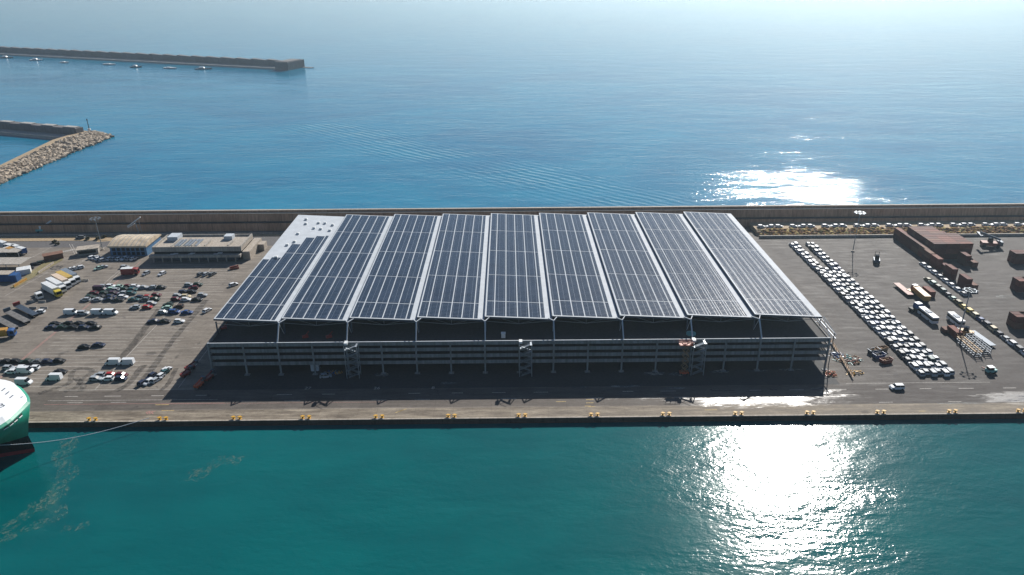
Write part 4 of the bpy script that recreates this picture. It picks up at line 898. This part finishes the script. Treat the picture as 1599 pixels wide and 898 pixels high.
yardm((1426, 457), .3, 'terminal_tractor', 'ochre terminal tractor with white cab top beside the beige trailer', 'tractor', [('chassis', MB().box(-2.8, 2.8, -1.2, 1.2, .6, 1.5), M['ochre']), ('cab', MB().frus((-1, 1.4, -1, 1), (-.8, 1.2, -.9, .9), 1.51, 3.4), M['rust']), ('cab_roof', MB().box(-.8, 1.2, -.9, .9, 3.41, 3.6), M['white'])]+wh((-1.8, 1.8), 1.25))
yardm((1430, 485), .2, 'blue_tractor', 'dark blue lorry unit left of the first white bus', 'lorry', [('chassis', MB().box(-2.8, 2.8, -1.1, 1.1, .6, 1.4), M['black']), ('cab', MB().frus((-.9, 2.2, -1.2, 1.2), (-.7, 1.6, -1.15, 1.15), 1.41, 3.3), M['blue']), ('cab_roof', MB().box(-.7, 1.6, -1.1, 1.1, 3.31, 3.4), M['white'])]+wh((-1.8, 1.8), 1.2))
for (px, rz, lb) in (((1448, 498), -1.52, 'white roofed bus parked beside the dark blue lorry unit'), ((1491, 505), -1.58, 'white roofed bus parked behind the pinkish container')):
    L_ = 10.2 if px[0] < 1460 else 8.4
    e = yardm(px, rz, 'bus', lb, 'bus', [('body', MB().box(-L_/2, L_/2, -1.25, 1.25, .4, 1.5).box(-L_/2, L_/2, -1.22, 1.22, 2.45, 3.05), M['white']), ('window_band', MB().box(-L_/2+.05, L_/2-.05, -1.2, 1.2, 1.51, 2.44), M['glass']), ('roof_unit', MB().box(-1.5, 1, -.8, .8, 3.06, 3.3), M['roofmetal'])]+wh((-L_/2+2.2, L_/2-2.5), 1.26, .5)); tag(e, group='buses on the right yard')
# reach stacker
yardm((1545, 385), 2.9, 'reach_stacker', 'dark container reach stacker with a raised boom behind the yard', 'reach stacker', [('chassis', MB().box(-4, 4, -1.9, 1.9, .9, 2.4), M['rust']), ('counterweight', MB().box(-5, -3, -1.9, 1.9, 1, 3.2), M['dsteel']), ('cab', MB().frus((-.8, 1.2, -1, 1), (-.6, 1, -.9, .9), 2.41, 4.4), M['glass']), ('boom', MB().bar((-4, 0, 3.8), (5.5, 0, 7.0), .9), M['dsteel']), ('spreader', MB().box(5, 6.2, -3, 3, 5.6, 6.3), M['dsteel'])]+wh((-3, 3), 2.0, .9))
yardm((1368, 410), 1.2, 'forklift', 'dark heavy forklift standing alone right of the packed cars', 'forklift', [('chassis', MB().box(-2.4, 2.2, -1.3, 1.3, .6, 1.9), M['dsteel']), ('cab', MB().frus((-1, 1, -1, 1), (-.8, .8, -.8, .8), 1.91, 3.7), M['glass']), ('lifting_mast', MB().bar((2.4, -.8, .3), (2.4, -.8, 4.6), .2).bar((2.4, .8, .3), (2.4, .8, 4.6), .2).bar((2.4, -.8, 4.5), (2.4, .8, 4.5), .2), M['black']), ('forks', MB().box(2.5, 4.3, -.8, -.5, .2, .35).box(2.5, 4.3, .5, .8, .2, .35), M['steel'])]+wh((-1.6, 1.5), 1.4, .7))
yardm((1546, 582), .1, 'tow_tractor', 'small white and teal tow tractor alone at the lower right', 'tractor', [('body', MB().box(-1.5, 1.8, -.9, .9, .5, 1.4), M['teal']), ('cab', MB().frus((-1.2, .7, -.85, .85), (-1.1, .5, -.8, .8), 1.41, 2.3), M['glass']), ('cab_roof', MB().box(-1.3, .8, -.9, .9, 2.31, 2.42), M['white'])]+wh((-.9, 1.1), .95, .45))
yardm((1538, 578), 2.2, 'tow_bar', 'dark tow bar trailer coupled behind the teal tow tractor', 'trailer', [('frame', MB().bar((-1.6, 0, .6), (1.2, 0, .6), .3).box(-1.6, -.6, -.7, .7, .4, .9), M['rust'])]+wh((-1.1,), .8, .35))
# stacked loading frames (car racks)
for (px, lb, m_) in (((1512, 545), 'front ochre and grey stack of open loading frames by the floodlight mast', M['ochre']), ((1526, 541), 'rear grey stack of open loading frames by the floodlight mast', M['dsteel'])):
    e = empty('loading_frame_stack', tuple(S(*px)), 1.58, lb, 'loading frames', 'stacked loading frames')
    for k in range(3):
        f = MB(); z = .2+k*.9
        for s_ in (-1, 1): f.bar((-6, s_*1.2, z), (6, s_*1.2, z), .25)
        for j in range(9): f.bar((-6+j*1.5, -1.2, z), (-6+j*1.5, 1.2, z), .18)
        for x in (-6, 0, 6):
            for s_ in (-1, 1): f.bar((x, s_*1.2, z), (x, s_*1.2, z+.9), .15)
        f.build('frame', m_ if k == 2 else M['dsteel'], e)
yardm((1507, 522), 2.4, 'yellow_loader', 'olive yellow loader beside the mast foot', 'loader', [('chassis', MB().box(-2.6, 2.4, -1.1, 1.1, .6, 1.7), M['ochre']), ('cab', MB().frus((-.9, .9, -.9, .9), (-.7, .7, -.8, .8), 1.71, 3.2), M['glass']), ('bucket', MB().box(2.6, 3.6, -1.3, 1.3, .2, 1.3), M['dsteel'])]+wh((-1.6, 1.5), 1.2, .65))
e = empty('low_loader', tuple(S(1533, 531)), 1.65, 'dark low loader trailer stretched behind the stacked loading frames', 'trailer'); MB().box(-6, 6, -1.2, 1.2, .7, .95).build('deck', M['dsteel'], e); wheels(e, (3.5, 4.6), 1.2, .45)
# skips
for (px, m_, lb) in (((1364, 551), M['dsteel'], 'dark skip left of the open timber skip'), ((1376, 548), M['wood'], 'brown timber filled skip beside the dark skip'), ((1372, 558), M['blue'], 'blue skip in front of the timber skip'), ((1383, 566), M['rust'], 'small rust skip nearest the quay in the skip group')):
    e = empty('skip', tuple(S(*px)), .3, lb, 'skip', 'skips beside the packed cars'); MB().prism([(-1.6, 0), (1.6, 0), (2.2, 1.6), (2.0, 1.6), (1.5, .3), (-1.5, .3), (-2.0, 1.6), (-2.2, 1.6)], -1, 1).build('bin', m_, e); MB().box(-1.75, 1.75, -1.05, -1.0, .1, 1.5).box(-1.75, 1.75, 1.0, 1.05, .1, 1.5).build('side_plates', m_, e)
    ld = MB()
    for j in range(7): ld.blob((random.uniform(-1.2, 1.2), random.uniform(-.7, .7), 1.0), random.uniform(.3, .55))
    ld.build('load', M['wood'] if m_ is not M['blue'] else M['black'], e)
def heap(px, rx, ry, n, mats, name, label, cat):
    e = empty(name, tuple(S(*px)), 0, label, cat); e['kind'] = 'stuff'
    mb = MB()
    for j in range(n):
        a = random.uniform(0, 6.28); r = random.random()**.6; p = (math.cos(a)*r*rx, math.sin(a)*r*ry, .15+.5*(1-r)); k = random.randrange(len(mats))
        if random.random() < .5: mb.blob(p, random.uniform(.2, .5), 0, .35, mi=k)
        else: q = Vector(p); d_ = Vector((random.uniform(-1, 1), random.uniform(-1, 1), random.uniform(-.1, .3))); mb.bar(q-d_, q+d_, random.uniform(.1, .3), .1, mi=k)
    mb.build('debris', mats, e)
heap((1325, 562), 5, 3.5, 120, [M['wood'], M['walltop'], M['green'] if 'green' in M else M['teal'], M['rust']], 'debris_heap', 'mixed timber and rubble heap right of the car park', 'debris')
heap((1333, 582), 3.0, 1.6, 50, [M['yellow'], M['walltop']], 'debris_heap', 'yellowish scrap heap nearer the quay road', 'debris')
heap((1297, 584), 2.2, 2.2, 40, [M['orange'], M['wood']], 'debris_heap', 'orange barriers and scraps beside the car park corner', 'debris')
heap((1309, 556), 2.6, 2.6, 50, [M['blue'], M['steel']], 'debris_heap', 'bluish grey scrap leaning on the fence right of the car park', 'debris')
a, b = S(1296, 533), S(1332, 592); fc = MB()
n = 14
for k in range(n): p = a.lerp(b, k/n); q = a.lerp(b, (k+1)/n); fc.bar((p.x, p.y, 0), (p.x, p.y, 1.6), .12); fc.bar((p.x, p.y, 1.5), (q.x, q.y, 1.5), .12); fc.bar((p.x, p.y, .7), (q.x, q.y, .7), .5, .1)
tag(fc.build('site_fence', M['wood']), 'brown site fence running beside the right end of the car park', 'fence')
# red machines near the left shade
for (px, m_, lb) in (((297, 577), M['redm'], 'farthest red boom lift by the left edge of the building shade'), ((290, 587), M['redm'], 'red boom lift half in the shade left of the building'), ((326, 593), M['redm'], 'red boom lift in the shade below the building corner'), ((311, 604), M['orange'], 'orange dumper in the shade nearest the quay road')):
    yardm(px, random.uniform(.6, 1.3), 'boom_lift', lb, 'machine', [('chassis', MB().box(-1.6, 1.6, -.9, .9, .5, 1.3), m_), ('boom', MB().bar((-1.2, 0, 1.6), (2.2, 0, 2.4), .35), m_), ('basket', MB().box(2.1, 3.0, -.7, .7, 1.6, 2.6), M['dsteel'])]+wh((-1, 1), .95, .45))
# scissor lift
e = empty('scissor_lift', (59.4, 221.0, 0), 0, 'raised orange scissor lift beside the right stair tower', 'scissor lift')
MB().box(-1.5, 1.5, -.8, .8, .35, 1.0).build('chassis', M['orange'], e)
for x in (-1, 1):
    for s_ in (-1, 1): MB().cyl((x, s_*.55, .35), (x, s_*.85, .35), .35, .35, 10).build('wheel', M['black'], e)
sx = MB(); n = 5; h = (11.2-1.0)/n
for k in range(n):
    for yy in (-.5, .5): sx.bar((-1.1, yy, 1+k*h), (1.1, yy, 1+(k+1)*h), .17); sx.bar((1.1, yy, 1+k*h), (-1.1, yy, 1+(k+1)*h), .17)
sx.build('scissor_arms', M['wood'], e)
pf = MB().box(-2.4, 2.4, -.9, .9, 11.2, 11.45)
for x in (-2.4, -.8, .8, 2.4):
    for yy in (-.9, .9): pf.bar((x, yy, 11.4), (x, yy, 12.6), .09)
for z in (12.0, 12.6):
    for yy in (-.9, .9): pf.bar((-2.4, yy, z), (2.4, yy, z), .09)
pf.build('platform', M['orange'], e)
# site odds and ends under the front edge
p = S(493, 577, 0); o = MB().box(-1.4, 1.4, -1.2, 1.2, 0, 2.6).box(-1.5, 1.5, -1.3, 1.3, 2.61, 2.75).build('site_cabin', M['roofmetal'], None, p, .05); tag(o, 'small pale site cabin in the shade left of the left stair tower', 'cabin')
heap((520, 583), 3.2, 1.2, 40, [M['blue'], M['steel'], M['ochre']], 'material_heap', 'bluish building materials beside the left stair tower', 'debris')
p = S(1079, 522, LEV[3]); o = MB().cyl((0, 0, 0), (0, 0, .5), 1.7, 1.7, 12).build('cable_drum', M['teal'], None, (p.x, p.y, LEV[3]+.02), 0); tag(o, 'pale round cable drum on the top deck above the right stair tower', 'cable drum')
p = S(786, 530, LEV[3]); o = MB().box(-.7, .7, -.6, .6, 0, 1.7).box(-.8, .8, -.7, .7, 1.71, 1.8).build('white_cabinet', M['white'], None, (p.x, p.y+1.5, LEV[3]+.02), 0); tag(o, 'white cabinet on the top deck left of the middle stair tower', 'cabinet')
for (u, v) in ((350, 514), (477, 528), (514, 528)):
    p = S(u, v, LEV[3]); o = MB().box(-1, 1, -.6, .6, .3, 1.0).bar((0, 0, 1), (1.4, 0, 2.4), .2).build('site_machine', M['redm'], None, (p.x, max(p.y, FY+1.5), LEV[3]+.02), .4); tag(o, {350: 'red site machine at the left corner of the top deck', 477: 'red site machine left of the left stair tower on the deck', 514: 'red site machine right beside the left stair head on the deck'}[u], 'machine')

# ------------------------------------------------------------------ quay bollards
bm1 = MB().cyl((0, 0, 0), (0, 0, .12), .55, .55, 12).cyl((0, 0, .12), (0, 0, .7), .3, .26, 12).cyl((0, 0, .7), (0, 0, .95), .42, .5, 12).box(-.7, .7, -.18, .18, .72, .9).mesh('bollard', M['yellow'])
QUAYB = [145, 255, 370, 478, 592, 705, 815, 928, 1040, 1153, 1265, 1375, 1487, 1595]
for i, u in enumerate(QUAYB):
    p = S(u, 656-(u-145)*.0085)
    for s_ in (-1, 1):
        o = bpy.data.objects.new('bollard', bm1); COL.objects.link(o); o.location = (p.x+s_*1.0, QE+.95, 0.0); o.scale = (1.0, 1.0, 1.0)
        tag(o, 'yellow bollard, %s one of the %s pair from the left on the quay' % ('left' if s_ < 0 else 'right', W3[i]), 'bollard', 'bollards along the quay edge')

# ------------------------------------------------------------------ scrub bank and low wall at the back right
struct('raised_road', MB().prismx([(356.6, 0), (361.6, 2.38), (372.55, 2.38), (372.55, 0)], 127, 620), M['sand'])
sb = MB(); random.seed(5)
for k in range(4200):
    x = random.uniform(128, 300); t = random.random(); yv = 356.6+t*5.6; z = .0+t*2.2
    if random.random() < .25+.5*(.5+.5*math.sin(x*.45+math.sin(x*.11)*3)): sb.blob((x, yv, z+.2), random.uniform(.3, .95), 0, .35, (1.2, 1, .6), random.choices([0, 1, 2], [4, 4, 2])[0])
tag(sb.build('scrub_bank', [plain('dry_ochre_scrub', srgb(158, 118, 50), .9, 0, .3), plain('rusty_scrub', srgb(112, 70, 34), .9, 0, .3), plain('pale_dry_grass', srgb(196, 172, 106), .9, 0, .3)]), 'dry ochre scrub growing on the bank in front of the cars', 'scrub', kind='stuff')
lw = MB().box(127, 620, 355.2, 355.6, 0, 1.15).box(127, 620, 355.0, 355.8, 1.151, 1.25); tag(lw.build('yard_wall', M['build']), 'low grey boundary wall at the back of the right yard', 'wall')
lw = MB().box(-420, -99, 367.6, 368.0, 0, .8); tag(lw.build('road_wall', M['build']), 'low kerb wall along the road below the sea wall at left', 'wall')
for (u, v) in ((86, 379), (90, 382), (163, 371), (153, 374), (137, 374)):
    p = S(u, v); t = MB()
    for j in range(26): t.blob((random.uniform(-1, 1), random.uniform(-.8, .8), random.uniform(.2, 1.2)), random.uniform(.25, .5), 0, .35)
    o = t.build('bush', plain('dark_olive_foliage', srgb(64, 62, 36), .9, 0, .3), None, p, 0); tag(o, {86: 'left bush of the pair at the road bend', 90: 'right bush of the pair at the road bend', 163: 'bush right of the left floodlight mast', 153: 'bush at the foot of the left floodlight mast', 137: 'bush left of the left floodlight mast'}[u], 'bush', 'bushes by the back road')
for (u, v) in ((372, 392), (368, 402), (377, 396), (366, 420)):
    p = S(u, v); o = MB().box(-2, 2, -.8, .8, 0, .9).bar((-2, 0, 1.1), (2, .3, 1.3), .5).build('material_stack', M['rust'] if u != 368 else M['wood'], None, p, .5); tag(o, {372: 'rust brown girder stack right of the terminal, rear one', 368: 'timber stack right of the terminal, front one', 377: 'rust brown girder stack closest to the solar roof', 366: 'dark rusty stack against the left roof edge'}[u], 'stack', 'materials beside the terminal')

# ------------------------------------------------------------------ moored ferry bow
sh = empty('moored_ship', (-140.2, 182.4, WL), 0, 'green and white bow of a moored ship with a dark waterline at the left edge', 'ship')
ht = NT('green_hull_paint'); hn = ht.noise(ht.coord((1, 1, .08)), .9, 6, .7); hn2 = ht.noise(ht.coord(), .25, 4, .6); hx_ = ht.sep(ht.coord())
hc = ht.mix(hn2, srgb(10, 116, 94), srgb(22, 142, 116)); hc = ht.mix(ht.rampf(hn, .58, .75, 0, .5), hc, srgb(70, 84, 66)); hc = ht.mix(ht.rampf(ht.math('PINGPONG', hx_[2], 1.2), 0, .05, .4, 0), hc, srgb(8, 70, 60))
HG = ht.set(color=hc, rough=.42); HB = plain('black_boot_paint', srgb(16, 20, 24), .5); HR = plain('dark_red_antifouling', srgb(128, 38, 46), .6)
SH = Vector((-140.2, 182.4, WL))
def smooth(P, k=4):
    out = []
    for i in range(len(P)-1):
        p0, p1, p2, p3 = P[max(i-1, 0)], P[i], P[i+1], P[min(i+2, len(P)-1)]
        for j in range(k):
            t = j/k; out.append(tuple(.5*((2*p1[a])+(p2[a]-p0[a])*t+(2*p0[a]-5*p1[a]+4*p2[a]-p3[a])*t*t+(3*p1[a]-p0[a]-3*p2[a]+p3[a])*t**3) for a in (0, 1)))
    return out+[P[-1]]
HULL = {-6: ((-141, 182.4), [(-143.5, 181.6), (-150, 179.6), (-165, 174), (-190, 166), (-270, 162)], [(-143.5, 183), (-150, 184.6), (-165, 188.5), (-190, 192.5), (-270, 193)]),
 -.5: ((-139.9, 182.4), [(-143, 181.5), (-150, 179.3), (-165, 173.6), (-190, 165), (-270, 161)], [(-143, 183.2), (-150, 185), (-165, 189), (-190, 193), (-270, 193.3)]),
 4.1: ((-140.4, 182.2), [(-142.6, 180.4), (-149, 176.5), (-162, 170.5), (-185, 163), (-270, 160)], [(-143, 184.2), (-149, 187.2), (-162, 191), (-185, 193.6), (-270, 193.6)]),
 9.5: ((-138.8, 182.0), [(-139.4, 177.2), (-142.4, 171), (-151, 165.4), (-175, 161), (-270, 159.5)], [(-140.8, 185.6), (-146, 190), (-158, 193), (-180, 194), (-270, 194)]),
 15.4: ((-136.7, 182.0), [(-136.4, 176.2), (-137.0, 169.8), (-142, 164.2), (-165, 160), (-270, 159)], [(-139.6, 186.0), (-146.5, 191.8), (-157, 194.3), (-178, 194.4), (-270, 194.4)]),
 15.9: ((-137.5, 182.0), [(-137.1, 176.2), (-137.7, 170.2), (-142.6, 164.9), (-165, 160.8), (-270, 159.8)], [(-140.3, 185.6), (-147, 191.2), (-156.3, 193.5), (-178, 193.6), (-270, 193.6)]),
 17.4: ((-138.2, 182.3), [(-137.8, 176.2), (-138.5, 170.8), (-143.4, 165.8), (-165, 162), (-270, 161)], [(-141.8, 185.7), (-147.0, 190.6), (-157, 192.6), (-178, 192.6), (-270, 192.6)])}
def hull_part(zs):
    mb = MB(); R_ = []
    for z, key in zs:
        tip, nr, fr = HULL[key]; P = smooth([tip]+nr); Q = smooth([tip]+fr); R_.append([(x-SH.x, y-SH.y, z-SH.z) for x, y in P]+[(x-SH.x, y-SH.y, z-SH.z) for x, y in Q])
    m_ = len(R_[0])//2; st_ = 2*m_; fs = []; vs = [v for r in R_ for v in r]
    for l in range(len(R_)-1):
        a = l*st_; b = (l+1)*st_
        for i in range(m_-1): fs += [(a+i, b+i, b+i+1, a+i+1), (a+m_+i+1, b+m_+i+1, b+m_+i, a+m_+i)]
    a = (len(R_)-1)*st_; fs += [(a+i, a+m_+i, a+m_+i+1, a+i+1) for i in range(m_-1)]
    mb.add(vs, fs); return mb
WP = plain('bright_white_ship_paint', srgb(240, 242, 242), .4, 0, .04)
hull_part([(-6, -6), (-.5, -.5)]).build('antifouling', HR, sh); hull_part([(-.49, -.5), (4.1, 4.1)]).build('boot_top', HB, sh)
hl = hull_part([(4.11, 4.1), (9.5, 9.5), (15.4, 15.4)]).build('hull', HG, sh)
for f in hl.data.polygons: f.use_smooth = True
hull_part([(15.41, 15.4), (15.9, 15.9)]).build('bulwark', HG, sh)
dk = hull_part([(15.91, 15.9), (17.4, 17.4)]).build('foredeck_cover', WP, sh)
def rel(x, y, z): return Vector((x, y, z))-SH
for i, (u, v) in enumerate(((8, 606), (14, 611.5), (20.5, 617))):
    p = S(u, v, 17.42); q = S(u-5.5, v+4.5, 17.42); MB().bar(p-SH, q-SH, .35, .06).build('deck_slot', M['dsteel'], dk)
p = S(2.5, 636, 17.43); text('B', 'deck_letter', tuple(p-SH), 3.4, M['dsteel'], (0, 0, .75), dk)
def near_side(t, f):      # a point on the near flank between the 9.5 and 15.4 m levels
    P, Q = smooth([HULL[9.5][0]]+HULL[9.5][1]), smooth([HULL[15.4][0]]+HULL[15.4][1])
    i = int(t); a = Vector((*P[i], 9.5)).lerp(Vector((*P[i+1], 9.5)), t-i); b = Vector((*Q[i], 15.4)).lerp(Vector((*Q[i+1], 15.4)), t-i); return a.lerp(b, f)
for t0 in (3.2, 4.5, 5.6, 6.7):
    a, b = near_side(t0, .78), near_side(t0+.85, .78); c, d = near_side(t0, .93), near_side(t0+.85, .93)
    n = (b-a).cross(c-a).normalized(); n = n if n.y < 0 else -n
    vs = [p+n*.04-SH for p in (a, b, d, c)]; pv = MB().add(vs+[v+n*.1 for v in vs], [(0, 1, 2, 3), (4, 5, 6, 7), (0, 1, 5, 4), (1, 2, 6, 5), (2, 3, 7, 6), (3, 0, 4, 7)]).build('mooring_port', M['black'], hl)
    pv2 = MB().bar(a+n*.25-SH, b+n*.25-SH, .18).build('port_sill', WP, hl)
MB().cyl(rel(-138.4, 182, 15.9), rel(-138.4, 182, 17.6), .35, .3, 8).build('bow_post', WP, sh)
rp = [Vector((-152, 168, 10.8)).lerp(Vector((-111.9, QE+.8, .8)), t/24)-Vector((0, 0, 3.2*math.sin(math.pi*t/24))) for t in range(25)]
rm = MB()
for a, b in zip(rp, rp[1:]): rm.cyl(a, b, .09, .09, 6)
tag(rm.build('mooring_rope', M['roofmetal']), 'pale mooring rope running from the ship bow to a quay bollard', 'rope')

# floating scum lines in the harbour
fm = MB()
for i, (pts, wd) in enumerate((([(103, 686), (110, 694), (100, 703), (98, 720), (106, 738), (96, 755), (84, 775), (60, 790), (30, 812), (0, 832)], 3.4), ([(90, 792), (100, 801), (82, 812), (50, 822), (20, 836), (0, 846)], 2.2),
        ([(98, 826), (120, 824), (140, 818)], 1.8), ([(300, 750), (330, 728), (350, 718), (376, 720)], 3.0), ([(60, 800), (80, 778), (95, 768)], 4), ([(290, 742), (310, 742)], 3))):
    P = []
    for p in pts: P.append(p)
    P3 = [S(u, v, WL) for u, v in P]; P3 = [Vector((x, y, 0)) for x, y in smooth([(p.x, p.y) for p in P3], 6)]
    ribbon(fm, P3, wd*1.35, WL+.02+i*.004, .35)
tag(fm.build('floating_foam', M['foam']), 'pale scum and foam streaks drifting on the green harbour water', 'foam', kind='stuff')
